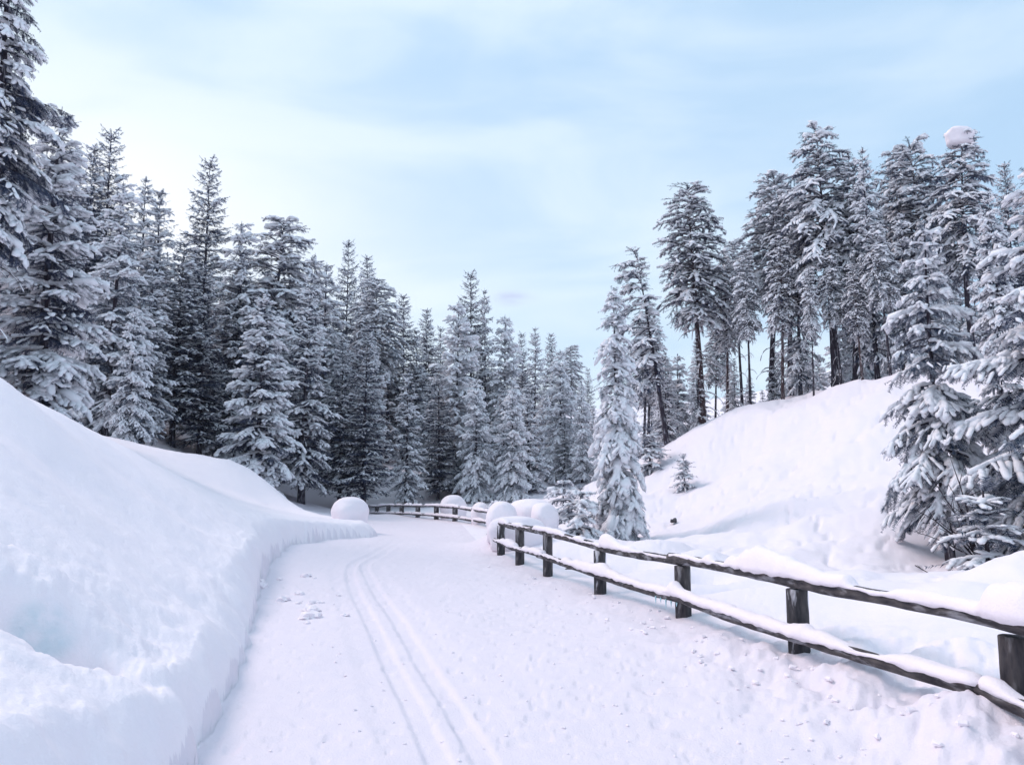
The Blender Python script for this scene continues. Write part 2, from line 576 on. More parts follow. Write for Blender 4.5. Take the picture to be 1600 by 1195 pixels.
WELLS = [(float(at(px, 500, Y)[0]), Y) for px, Y in ((1086, 35.5), (1150, 40), (1163, 33), (1190, 36), (1212, 31.5), (1262, 29.6), (1285, 31), (1304, 29.5), (1338, 28.5), (1350, 29), (1378, 27.5))]


def height(x, y, detail=True):
    x = np.asarray(x, float); y = np.asarray(y, float)
    z = T_s(x, y)
    # flatten the groomed trail
    fd = line_dist(x, y, FENCE_L)
    # gullies / bumps behind the fence
    for px, py, Y, sx, sy, dp in HOLLOWS:
        c = at(px, py, Y)
        z = z - dp * np.exp(-((x - c[0]) / sx) ** 2 - ((y - c[1]) / sy) ** 2)
    for px, py, Y, sx, sy, dp in MOUND_B:
        c = at(px, py, Y)
        z = z + dp * np.exp(-((x - c[0]) / sx) ** 2 - ((y - c[1]) / sy) ** 2)
    for wx, wy in WELLS:
        z = z - 0.22 * np.exp(-((x - wx) ** 2 + (y - wy) ** 2) / 0.30)
    td = toe_dist(x, y)
    tr = np.clip(1 - np.abs(x) / 60, 0, 1)
    # left bank
    zb = B_s(x, y)
    wob = fbm(x * 2.1, y * 2.1, 5, 3) * 0.10 + fbm(x * 7, y * 7, 9, 2) * 0.03
    far = np.clip((y - 24) / 14, 0, 1)
    w = 0.30 + 0.10 * np.sin(y * 0.9) + far * 6.0
    s = np.clip((td + wob * (1 - far)) / w, 0, 1)
    s = np.where(far > 0, s * s * (3 - 2 * s), np.sqrt(np.clip(1 - (1 - s) ** 2, 0, 1)) * 0.85 + 0.15 * s)
    bankmask = s
    # keep the bank lip above the trail
    zb = np.maximum(zb, z + 0.28 * (1 - far))
    z = z * (1 - s) + zb * s
    # the hollow in the bank, steep on the near side
    dx, dy = x - HOLE[0], y - HOLE[1]
    u = dx * 0.80 + dy * 0.60
    v = -dx * 0.60 + dy * 0.80
    pit = np.exp(-(u / 0.55) ** 2) * np.where(v < 0, np.exp(-(v / 0.16) ** 2), np.exp(-(v / 0.75) ** 2))
    core = np.exp(-(u / 0.32) ** 4) * np.where(v < 0, np.exp(-(v / 0.09) ** 2), np.exp(-(v / 0.22) ** 4))
    wall = np.exp(-(u / 0.50) ** 2) * np.exp(-((v - 0.62) / 0.30) ** 4)
    z = z - 0.22 * pit - 0.70 * core + 0.20 * wall
    if detail:
        onb = sstep(0.02, 0.3, td)
        d = np.hypot(x, y)
        hill = sstep(1.5, 4.0, fd) * (x > 1.0) * (1 - onb)
        z = z + hill * (fbm(x * 0.55, y * 0.55, 21, 4) * 0.26 + fbm(x * 2.3, y * 2.3, 23, 3) * 0.05 - 0.07 * np.exp(-((fbm(x * 0.9, y * 1.3, 77, 2)) / 0.05) ** 2))
        z = z + onb * (fbm(x * 0.6, y * 0.6, 31, 3) * 0.10) * sstep(0.5, 1.5, td)
        face = onb * np.exp(-np.clip(td - 0.2, 0, 9) / 0.7)
        rip = fbm(x * 5.5, y * 5.5, 41, 4, 0.6)
        z = z + rip * (0.011 * onb + 0.034 * face) + 0.05 * pit ** 0.5 * rip * onb
        near = np.exp(-((x - HOLE[0] + 0.5) / 1.1) ** 2 - ((y - HOLE[1] - 0.3) / 1.2) ** 2)
        z = z + near * onb * fbm(x * 9 + y * 3, y * 7, 43, 3) * 0.032
        # trail surface
        ontr = (1 - sstep(-0.05, 0.15, td)) * (1 - sstep(24, 34, y))
        inner = ontr * sstep(0.35, 1.0, fd) * (x < 3.2)
        z = z + ontr * (fbm(x * 1.1, y * 0.8, 51, 3) * 0.035 + fbm(x * 9, y * 9, 53, 3) * 0.006)
        # scuffs and prints: sparse small pits, denser to the right
        dens = sstep(-1.0, 2.0, x + 0.10 * (y - 5)) * 0.10
        dens = dens + 0.16 * fbm(x * 0.7 + 3, y * 0.55, 63, 2) - 0.03
        pn = vnoise(x * 5.2 + 0.8 * vnoise(x * 2, y * 2, 3), y * 9.0, 61)
        z = z - inner * 0.017 * sstep(0.34 - dens, 0.44 - dens, pn)
        pn2 = vnoise(x * 13, y * 17, 67)
        z = z - inner * 0.012 * sstep(0.36 - 0.5 * dens, 0.45 - 0.5 * dens, pn2)
        # churned snow thrown up along the fence
        churn = np.exp(-((fd - 0.25) / 0.75) ** 2) * ontr * (y < 19)
        nearf = sstep(9.5, 5.0, y)
        z = z + churn * ((fbm(x * 2.6, y * 2.6, 71, 4, 0.6) + 0.12) * 0.13 * (0.25 + nearf) + fbm(x * 8, y * 8, 73, 3) * 0.04 * (0.3 + nearf))
        # ski tracks
        fade = sstep(22, 16, y)
        lips = 0
        for L in TRACKS:
            q = line_dist(x, y, L)
            g = sstep(0.105, 0.055, q)
            z = z - g * 0.031 * fade * (0.75 + 0.5 * fbm(x * 3, y * 3, 81, 2)) * (ontr > 0.5)
        # shallow groomed groove lanes
        q = line_dist(x, y, (TRACKS[0] + TRACKS[1]) / 2)
        z = z - 0.012 * sstep(0.55, 0.40, q) * fade * ontr
    return z


def hz1(x, y):
    return float(height(np.array([x]), np.array([y]), False)[0])


# icy blue tint in the bank's hole, the hollow's shade painted into it
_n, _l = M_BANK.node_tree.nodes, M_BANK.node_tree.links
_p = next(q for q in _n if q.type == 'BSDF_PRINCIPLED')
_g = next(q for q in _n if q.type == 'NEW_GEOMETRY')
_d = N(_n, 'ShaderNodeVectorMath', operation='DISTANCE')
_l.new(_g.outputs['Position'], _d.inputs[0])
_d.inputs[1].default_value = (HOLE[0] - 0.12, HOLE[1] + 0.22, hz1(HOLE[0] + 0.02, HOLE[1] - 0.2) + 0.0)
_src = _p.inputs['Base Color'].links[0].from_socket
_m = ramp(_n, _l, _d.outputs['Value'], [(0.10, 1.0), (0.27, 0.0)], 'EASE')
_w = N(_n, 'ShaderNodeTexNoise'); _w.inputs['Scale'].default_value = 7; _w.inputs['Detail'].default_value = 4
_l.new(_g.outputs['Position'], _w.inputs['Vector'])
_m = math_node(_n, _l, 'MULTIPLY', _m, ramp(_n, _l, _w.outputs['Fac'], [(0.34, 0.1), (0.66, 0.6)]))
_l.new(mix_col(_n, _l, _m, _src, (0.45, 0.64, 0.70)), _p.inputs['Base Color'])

# polar grid round the tripod, fine in front
A = np.concatenate([np.linspace(-180, -44, 26)[:-1], np.linspace(-44, 44, 780), np.linspace(44, 180, 26)[1:-1]])
A = np.radians(A)
Rr = np.concatenate([[0.25, 0.6, 1.0, 1.4, 1.8], 2.1 * 1.0098 ** np.arange(0, 400)])
Rr = np.concatenate([Rr, Rr[-1] * 1.03 ** np.arange(1, 22)])
AA, RR = np.meshgrid(A, Rr)
GX, GY = RR * np.sin(AA), RR * np.cos(AA)
GZ = height(GX, GY)
nr, na = GX.shape
V = np.stack([GX, GY, GZ], -1).reshape(-1, 3)
i = np.arange(nr - 1)[:, None] * na
j = np.arange(na)[None]
jn = (np.arange(na)[None] + 1) % na
Q = np.stack([i + j, i + jn, i + na + jn, i + na + j], -1)[:, :, ::-1].reshape(-1, 4)
C = V[Q].mean(1)
cx, cy = C[:, 0], C[:, 1]
td = toe_dist(cx, cy)
fd = line_dist(cx, cy, FENCE_L)
# right edge of the trail: the fence line, then the far fence
EDGE = np.array([(3.4, -10)] + POST_XY[::-1] + [(-1.0, 22), (-1.9, 29), (-2.6, 33), (-8.4, 45.5), (-30, 80)])
ex = np.interp(cy, EDGE[:, 1], EDGE[:, 0])
right_of = cx > ex
region = np.where(td > 0.02, 0, np.where(right_of & (cx > 0) & (cy < 60), 2, 1))
region = np.where((td > 0.02) & (cy > 34), 3, region)
region = np.where((region == 1) & right_of, 3, region)
region = np.where((np.hypot(cx, cy) > 58) | (cy < -12), 3, region)
# smooth normals of the whole sheet so that the pieces meet without a seam
fn = np.cross(V[Q[:, 2]] - V[Q[:, 0]], V[Q[:, 3]] - V[Q[:, 1]])
VN = np.zeros_like(V)
for k in range(4):
    np.add.at(VN, Q[:, k], fn)
VN /= np.linalg.norm(VN, axis=1)[:, None] + 1e-12
if VN[:, 2].mean() < 0:
    VN = -VN; Q = Q[:, ::-1]
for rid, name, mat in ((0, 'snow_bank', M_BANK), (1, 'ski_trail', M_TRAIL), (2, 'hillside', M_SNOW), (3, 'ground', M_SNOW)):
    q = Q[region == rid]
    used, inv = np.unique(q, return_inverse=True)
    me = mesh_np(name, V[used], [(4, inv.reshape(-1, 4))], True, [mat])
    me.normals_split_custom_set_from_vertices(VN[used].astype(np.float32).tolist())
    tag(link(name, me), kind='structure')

# ================================================================== trees
rgG = np.random.default_rng(7)


def frond_template(seed, pairs=8, w=0.33, thick=0.050):
    rg = np.random.default_rng(seed)
    V, T = [], []
    V += [(0, -0.025, 0), (0, 0.025, 0), (1, 0, -0.06)]
    T.append((0, 1, 2))
    for i in range(pairs):
        x = 0.06 + 0.86 * i / pairs
        for sgn in (-1, 1):
            l = w * (1 - 0.55 * x) * rg.uniform(0.7, 1.25)
            dz = rg.uniform(-0.16, 0.08)
            b = len(V)
            V += [(x, 0, 0), (x + thick * 1.5, 0, 0), (x + l * 0.75, sgn * l, dz)]
            T.append((b, b + 1, b + 2))
    return np.array(V, float), np.array(T, int)


FRONDS = [frond_template(s) for s in range(5)]


def lump_template(seed, k=5, rings=2):
    rg = np.random.default_rng(100 + seed)
    V = [(-0.5, 0, -0.05)]
    for r in range(rings):
        x = (0.30 if rings == 2 else 0.39) * (2 * r / (rings - 1) - 1)
        rad = math.sqrt(max(0.05, 1 - abs(2 * x) ** 3)) * 0.5
        for a in range(k):
            an = 2 * math.pi * a / k + 0.3
            rr = rad * rg.uniform(0.6, 1.35)
            zz = math.sin(an) * rr
            V.append((x + rg.uniform(-0.06, 0.06), math.cos(an) * rr, zz if zz > 0 else zz * 0.55))
    V.append((0.5, 0, -0.12))
    T = []
    for a in range(k):
        T.append((0, 1 + (a + 1) % k, 1 + a))
        e = 1 + (rings - 1) * k
        T.append((len(V) - 1, e + a, e + (a + 1) % k))
    for r in range(rings - 1):
        for a in range(k):
            p0, p1 = 1 + r * k + a, 1 + r * k + (a + 1) % k
            T += [(p0, p1, p1 + k), (p0, p1 + k, p0 + k)]
    return np.array(V, float), np.array(T, int)


LUMPS = [lump_template(s) for s in range(9)]


def frames(D, roll=None, up0=(0, 0, 1.0)):
    D = D / (np.linalg.norm(D, axis=1)[:, None] + 1e-9)
    up = np.broadcast_to(np.array(up0), D.shape).copy()
    up[np.abs(D[:, 2]) > 0.95] = (1, 0, 0)
    S = np.cross(up, D); S /= np.linalg.norm(S, axis=1)[:, None] + 1e-9
    U = np.cross(D, S)
    if roll is not None:
        c, s = np.cos(roll)[:, None], np.sin(roll)[:, None]
        S, U = S * c + U * s, U * c - S * s
    return D, S, U


def make_tree(seed, H, Rmax, trunk_r, bare=0.06, n_whorl=30, per=6, e_top=35, e_bot=-12, droop=38, tip=14, shape=0.85, snow=0.8,
              lump=1.0, dens=1.0, hang=0.5, irregular=0.18, side_bias=None, dead=0.0, fol=M_FOL, bark=M_BARK, kind='spruce', top_cap=0.0, bend=0.3, frond=0.42,
              min_len=0.12):
    rg = np.random.default_rng(seed)
    trunk, crown_b, fol_g, snow_g = Geo(), Geo(), Geo(), Geo()
    # trunk with a slight bend
    tz = np.linspace(-0.5, H, 16)
    ph = rg.uniform(0, 6.28, 2)
    bx = bend * 0.02 * H * np.sin(tz / H * 3.0 + ph[0]) - bend * 0.02 * H * math.sin(ph[0])
    by = bend * 0.02 * H * np.sin(tz / H * 2.6 + ph[1]) - bend * 0.02 * H * math.sin(ph[1])
    tp = np.stack([bx, by, tz], 1)
    tr = trunk_r * (1 - np.clip(tz / H, 0, 1)) ** 1.05 + 0.010
    tr[0] *= 1.35; tr[1] *= 1.08
    trunk.tube(tp, tr, 8, seed=seed, rough=0.14)

    FD, FP, FL, FR = [], [], [], []          # fronds
    SD, SP, SS = [], [], []                  # snow lumps

    def trunk_at(z):
        return np.array([np.interp(z, tz, bx), np.interp(z, tz, by), z])

    zs = []
    n_whorl = int(n_whorl * (0.80 if lump > 1.12 and kind != 'pine' else 0.95))
    for w in range(n_whorl):
        t = (w + rg.uniform(-0.25, 0.25)) / n_whorl
        t = np.clip(t, 0, 0.985)
        z = H * (bare + (1 - bare) * t)
        nb = max(3, int(round(per * (1 - 0.30 * t) * rg.uniform(0.75, 1.2))))
        a0 = rg.uniform(0, 6.28)
        for b in range(nb):
            zs.append((t, z + rg.uniform(-0.25, 0.25) * H / n_whorl, a0 + 2 * math.pi * b / nb + rg.uniform(-0.3, 0.3)))
    if dead:
        for _ in range(int(dead)):
            z = H * rg.uniform(0.10, bare + 0.25)
            zs.append((-1, z, rg.uniform(0, 6.28)))
    snow0, lump0 = snow, lump
    for t, z, az in zs:
        isdead = t < 0
        load = rg.random()
        snow = snow0 * (0.15 if load < 0.24 else 1.15 if load > 0.5 else 0.85)
        lump = lump0 * (0.8 if load < 0.22 else 1.22 if load > 0.7 else 1.0)
        if kind == 'pine':
            prof = (min(1, 0.55 + 1.6 * t) if t < 0.3 else 1.0) * (1 - max(t, 0)) ** shape + 0.10
        else:
            prof = min((1 - max(t, 0)) ** (shape * 0.9), 1.30 * (1 - max(t, 0)) + 0.03) * min(1, 0.72 + 1.5 * max(t, 0)) + 0.035
        L = Rmax * prof * rg.uniform(1 - irregular * 1.6, 1 + irregular) + min_len
        if side_bias is not None:
            L *= 1 + side_bias[1] * math.cos(az - side_bias[0])
        if isdead:
            L = Rmax * rg.uniform(0.35, 0.8)
        L = max(L, 0.10)
        e = (e_bot + (e_top - e_bot) * max(t, 0) ** 0.9 + rg.uniform(-8, 8))
        dr = droop * (1 - 0.55 * max(t, 0)) * rg.uniform(0.7, 1.3)
        nseg = 7
        s = np.linspace(0, 1, nseg + 1)
        ang = np.radians(e - dr * s + tip * s * s)
        azs = az + np.cumsum(rg.normal(0, 0.06, nseg + 1))
        st = np.stack([np.cos(ang) * np.cos(azs), np.cos(ang) * np.sin(azs), np.sin(ang)], 1) * (L / nseg)
        P = np.concatenate([[trunk_at(z)], trunk_at(z) + np.cumsum(st[1:], 0)])
        br = (0.010 + 0.011 * L) * (1 - 0.85 * s)
        crown_b.tube(P, br, 4, cap=False)
        tang = np.gradient(P, axis=0); tang /= np.linalg.norm(tang, axis=1)[:, None] + 1e-9
        if isdead:
            m = rg.integers(3, 7)
            q = rg.uniform(0.15, 1, m)
            pp = np.stack([np.interp(q, s, P[:, c]) for c in range(3)], 1)
            dd = np.stack([np.interp(q, s, tang[:, c]) for c in range(3)], 1)
            SP.append(pp + [0, 0, 0.02]); SD.append(dd)
            SS.append(np.stack([rg.uniform(0.25, 0.5, m), rg.uniform(0.04, 0.07, m), rg.uniform(0.035, 0.06, m)], 1))
            continue
        start = 0.30 if kind == 'pine' else 0.10
        nb = max(3, int(L / 0.17 * dens))
        q = start + (1 - start) * (np.arange(nb) + rg.uniform(0, 1, nb)) / nb
        q = np.clip(q, 0, 0.99)
        pp = np.stack([np.interp(q, s, P[:, c]) for c in range(3)], 1)
        dd = np.stack([np.interp(q, s, tang[:, c]) for c in range(3)], 1)
        sg = np.where(np.arange(nb) % 2 == 0, 1, -1)
        D0, S0, U0 = frames(dd)
        yaw = np.radians(rg.uniform(35, 70, nb)) * sg
        bl = (0.46 * L * (1 - 0.70 * q) * rg.uniform(0.6, 1.25, nb) + 0.14)
        bl = np.minimum(bl, 0.85 if kind != 'pine' else 0.7)
        bd = D0 * np.cos(yaw)[:, None] + S0 * np.sin(yaw)[:, None]
        bd[:, 2] -= hang * rg.uniform(0.3, 1.1, nb)
        if kind == 'pine':
            bd[:, 2] += rg.uniform(-0.25, 0.35, nb)
        bd /= np.linalg.norm(bd, axis=1)[:, None]
        # fronds along each branchlet
        m = 2
        for k in range(m):
            f = k / m
            st_p = pp + bd * (bl * f)[:, None]
            d2 = bd.copy(); d2[:, 2] -= 0.22 * k * hang
            FP.append(st_p); FD.append(d2); FL.append(np.maximum(bl / m * 1.25, 0.13)); FR.append(rg.uniform(-0.5, 0.5, nb))
        # hanging sprays under the branch
        if hang > 0.25:
            kk = rg.random(nb) < hang / max(1.0, dens * 0.8)
            d3 = dd[kk] * 0.45 + np.array([0, 0, -1.0]) + rg.normal(0, 0.25, (kk.sum(), 3))
            FP.append(pp[kk]); FD.append(d3); FL.append(rg.uniform(0.18, 0.42, kk.sum()) * (0.6 + 0.4 * min(1, L))); FR.append(rg.uniform(-1.5, 1.5, kk.sum()))
        # fronds on the main axis and its tip
        mm = max(2, int(L / 0.3))
        q2 = np.linspace(start, 0.95, mm)
        FP.append(np.stack([np.interp(q2, s, P[:, c]) for c in range(3)], 1)); FD.append(np.stack([np.interp(q2, s, tang[:, c]) for c in range(3)], 1))
        FL.append(np.full(mm, 0.34)); FR.append(rg.uniform(-0.3, 0.3, mm))
        # snow on branchlets
        for f, pr in ((0.18, snow * 0.65), (0.52, snow * 0.75), (0.88, snow * 0.7)):
            kk = rg.random(nb) < pr * np.clip(0.25 + 1.3 * q, 0, 1.15)
            c = kk.sum()
            if c == 0: continue
            ln = np.clip(bl[kk] * rg.uniform(0.40, 0.75, c), 0.10, 0.5) * (0.8 + 0.2 * lump)
            wd = rg.uniform(0.08, 0.20, c) * lump
            th = rg.uniform(0.055, 0.12, c) * lump
            d2 = bd[kk].copy(); d2[:, 2] -= 0.12
            SP.append(pp[kk] + bd[kk] * (bl[kk] * f)[:, None] + np.stack([np.zeros(c), np.zeros(c), th * 0.5], 1)); SD.append(d2)
            SS.append(np.stack([ln, wd, th], 1))
        # drooping fingers of snow towards the end of the bough
        if kind != 'pine' and L > 0.35:
            c = rg.binomial(max(3, int(6.5 * min(L, 1.8))), min(1, snow * 0.8))
            if c:
                q4 = rg.uniform(0.4, 1.0, c)
                pf = np.stack([np.interp(q4, s, P[:, k]) for k in range(3)], 1)
                df = np.stack([np.interp(q4, s, tang[:, k]) for k in range(3)], 1)
                Df, Sf, Uf = frames(df)
                df = Df * 0.8 + Sf * rg.uniform(-0.9, 0.9, c)[:, None]; df[:, 2] -= rg.uniform(0.3, 1.0, c)
                lf = rg.uniform(0.24, 0.54, c) * (0.55 + 0.45 * min(1, L)) * lump
                SP.append(pf + df / np.linalg.norm(df, axis=1)[:, None] * (lf * 0.42)[:, None] + [0, 0, 0.05]); SD.append(df)
                wf = lf * rg.uniform(0.32, 0.5, c)
                SS.append(np.stack([lf, wf, wf * rg.uniform(0.6, 0.9, c)], 1))
        # snow along the main axis
        mm = max(2, int(L / 0.21))
        q2 = np.clip((np.arange(mm) + rg.uniform(0, 1, mm)) / mm, 0.08, 1.0)
        kk = rg.random(mm) < min(1, snow * 1.2)
        q2 = q2[kk]; c = len(q2)
        if c:
            th = rg.uniform(0.08, 0.16, c) * lump * (0.6 + 0.4 * min(1.2, L))
            if kind == 'pine':
                th = th * np.where(q2 < 0.4, 0.45, 1.0)
            SP.append(np.stack([np.interp(q2, s, P[:, k]) for k in range(3)], 1) + np.stack([np.zeros(c), np.zeros(c), th * 0.45], 1))
            SD.append(np.stack([np.interp(q2, s, tang[:, k]) for k in range(3)], 1))
            SS.append(np.stack([rg.uniform(0.26, 0.5, c) * (0.85 + 0.15 * lump), th * rg.uniform(1.1, 1.9, c), th], 1))
        # now and then a big pillow
        if rg.random() < 0.30 * snow * lump and L > 0.5:
            q3 = rg.uniform(0.35, 0.95)
            SP.append(np.stack([np.interp([q3], s, P[:, k]) for k in range(3)], 1) + [[0, 0, 0.07 * lump]])
            SD.append(np.stack([np.interp([q3], s, tang[:, k]) for k in range(3)], 1))
            b0 = rg.uniform(0.22, 0.42) * lump
            SS.append(np.array([[b0 * 1.5, b0, b0 * 0.62]]))
    # leader
    FP.append(np.repeat([trunk_at(H * 0.97)], 5, 0)); FD.append(np.stack([rg.normal(0, 0.5, 5), rg.normal(0, 0.5, 5), np.full(5, 1.0)], 1))
    FL.append(np.full(5, 0.3)); FR.append(np.zeros(5))
    if top_cap:
        SP.append(np.array([trunk_at(H)])); SD.append(np.array([[1.0, 0.2, 0.0]])); SS.append(np.array([[top_cap * 1.3, top_cap, top_cap]]))
    FP, FD, FL, FR = np.concatenate(FP), np.concatenate(FD), np.concatenate(FL), np.concatenate(FR)
    D, S, U = frames(FD, FR)
    wdt = FL * frond / 0.42
    ids = rg.integers(0, len(FRONDS), len(FP))
    for k, (tv, tf) in enumerate(FRONDS):
        kk = ids == k
        M = np.stack([D[kk] * FL[kk, None], S[kk] * wdt[kk, None], U[kk] * FL[kk, None]], 2)
        fol_g.stamp(tv, tf, M, FP[kk])
    SP, SD, SS = np.concatenate(SP), np.concatenate(SD), np.concatenate(SS)
    D, S, U = frames(SD, rg.uniform(-0.35, 0.35, len(SP)))
    ids = rg.integers(0, len(LUMPS), len(SP))
    for k, (tv, tf) in enumerate(LUMPS):
        kk = ids == k
        M = np.stack([D[kk] * SS[kk, 0:1], S[kk] * SS[kk, 1:2], U[kk] * SS[kk, 2:3]], 2)
        snow_g.stamp(tv, tf, M, SP[kk])
    return dict(H=H, trunk=trunk.mesh('trunk', bark), branches=crown_b.mesh('branches', bark),
                crown=fol_g.mesh('crown', fol, False), snow=snow_g.mesh('snow_load', M_LOAD))


PROTO = {}
SPEC = {
    # heavy, closed spruces
    'heavy1': dict(seed=11, H=13, Rmax=2.3, trunk_r=0.20, n_whorl=30, per=6, snow=0.85, lump=1.32, hang=0.55, bare=0.07, fol=M_FOL, dens=1.45),
    'heavy2': dict(seed=12, H=12, Rmax=2.5, trunk_r=0.20, n_whorl=26, per=6, snow=0.9, lump=1.40, hang=0.6, droop=50, bare=0.05, fol=M_FROST, dens=1.40),
    'heavy3': dict(seed=13, H=14, Rmax=2.2, trunk_r=0.21, n_whorl=32, per=6, snow=0.9, lump=1.30, hang=0.45, bare=0.10, fol=M_FROST, irregular=0.3, dens=1.40),
    'pale1': dict(seed=14, H=13, Rmax=2.2, trunk_r=0.18, n_whorl=30, per=7, snow=1.0, lump=1.42, hang=0.5, bare=0.09, fol=M_RIME, irregular=0.3, dens=1.30),
    'pale2': dict(seed=15, H=12, Rmax=2.2, trunk_r=0.18, n_whorl=28, per=7, snow=1.0, lump=1.45, hang=0.55, droop=52, bare=0.05, fol=M_RIME, irregular=0.25, dens=1.30),
    # slim spruces with moderate snow
    'slim1': dict(seed=21, H=15, Rmax=2.1, trunk_r=0.19, n_whorl=34, per=5, snow=0.72, lump=1.05, hang=0.55, bare=0.12, irregular=0.25, dead=14),
    'slim2': dict(seed=22, H=14, Rmax=2.0, trunk_r=0.18, n_whorl=32, per=5, snow=0.7, lump=1.1, hang=0.5, bare=0.10, irregular=0.22, fol=M_FROST),
    # dark spruces
    'dark1': dict(seed=31, H=17, Rmax=2.3, trunk_r=0.17, min_len=0.28, n_whorl=42, per=6, dens=1.35, snow=0.36, lump=0.85, hang=0.35, e_top=30, e_bot=-8, droop=22, tip=20, bare=0.10, irregular=0.3),
    'dark2': dict(seed=32, H=15, Rmax=2.05, trunk_r=0.16, min_len=0.24, n_whorl=42, per=6, dens=1.35, snow=0.42, lump=0.9, hang=0.4, e_top=30, droop=26, tip=18, bare=0.15, irregular=0.28, dead=16),
    # pines
    'pine1': dict(seed=41, H=12, Rmax=1.6, trunk_r=0.17, n_whorl=34, per=7, kind='pine', bare=0.45, e_top=28, e_bot=16, droop=70, tip=0, shape=0.42, snow=0.6, lump=0.95,
                  hang=0.2, irregular=0.35, dead=34, bark=M_BARKRED, bend=0.8, dens=0.95),
    'pine2': dict(seed=42, H=12.5, Rmax=1.6, trunk_r=0.16, n_whorl=32, per=7, kind='pine', bare=0.50, e_top=30, e_bot=14, droop=75, tip=0, shape=0.42, snow=0.75, lump=1.05,
                  hang=0.2, irregular=0.4, dead=30, bark=M_BARK, bend=1.0, dens=0.95, fol=M_FROST),
    'pine3': dict(seed=43, H=13, Rmax=2.2, trunk_r=0.20, n_whorl=32, per=7, kind='pine', bare=0.40, e_top=26, e_bot=10, droop=70, tip=0, shape=0.45, snow=0.85, lump=1.10,
                  hang=0.3, irregular=0.35, dead=16, bark=M_BARK, bend=0.9, dens=0.95, fol=M_FOL),
    'lean': dict(seed=44, H=9.5, Rmax=1.1, trunk_r=0.12, n_whorl=22, per=5, kind='pine', bare=0.35, e_top=30, e_bot=-5, droop=55, tip=0, shape=0.4, snow=0.7, lump=1.0,
                 hang=0.35, irregular=0.4, dead=26, bark=M_BARK, bend=0.3, dens=1.4, side_bias=(math.pi, 0.75)),
    # the single white spruce below the fence
    'hero': dict(seed=51, H=7.0, Rmax=1.02, trunk_r=0.09, n_whorl=27, per=8, snow=1.0, lump=1.02, hang=0.5, droop=46, tip=6, e_bot=-22, e_top=6, bare=0.02, fol=M_RIME, dens=1.50,
                 irregular=0.2, shape=1.05),
    # close spruces on the right edge
    'near1': dict(seed=61, H=8.2, Rmax=1.45, trunk_r=0.12, n_whorl=21, per=6, snow=0.95, lump=0.92, hang=0.75, droop=48, tip=4, e_bot=-12, e_top=22, bare=0.15, dead=20, fol=M_FROST, dens=1.90,
                  irregular=0.4, shape=0.55, bend=1.0),
    'near2': dict(seed=62, H=8.6, Rmax=1.9, trunk_r=0.15, n_whorl=22, per=7, snow=0.95, lump=1.00, hang=0.7, droop=44, tip=6, e_bot=-8, e_top=22, bare=0.03, dead=8, fol=M_FROST, dens=1.90,
                  irregular=0.35, shape=0.55),
    'edge': dict(seed=63, H=17, Rmax=1.75, trunk_r=0.23, n_whorl=28, per=6, snow=0.8, lump=1.08, hang=0.6, droop=50, tip=4, e_bot=-6, e_top=10, bare=0.27, dead=24, fol=M_FOL, dens=1.80,
                 irregular=0.35, shape=0.45, bend=0.8),
    'sapling': dict(seed=71, H=1.2, Rmax=0.34, trunk_r=0.02, n_whorl=7, per=5, snow=1.0, lump=0.7, hang=0.5, bare=0.03, fol=M_FROST, min_len=0.06),
    'bush': dict(seed=72, H=1.9, Rmax=0.95, trunk_r=0.04, n_whorl=8, per=7, snow=0.95, lump=0.9, hang=0.6, droop=60, bare=0.02, fol=M_FROST, shape=0.7),
}


def place_tree(name, label, cat, proto, x, y, z, H, wide=1.0, rz=0.0, lean=(0, 0), group=None):
    if proto not in PROTO:
        PROTO[proto] = make_tree(**SPEC[proto])
    p = PROTO[proto]
    root = bpy.data.objects.new(name, None)
    root.empty_display_size = 0.3
    COL.objects.link(root)
    root.location = (x, y, z)
    k = H / p['H']
    root.scale = (k * wide, k * wide, k)
    root.rotation_euler = (lean[0], lean[1], rz)
    for part in ('trunk', 'branches', 'crown', 'snow'):
        o = bpy.data.objects.new('snow_load' if part == 'snow' else part, p[part])
        COL.objects.link(o)
        o.parent = root
        if part != 'trunk':
            o['kind'] = 'stuff'
    return tag(root, label, cat, group)


rt = random.Random(5)
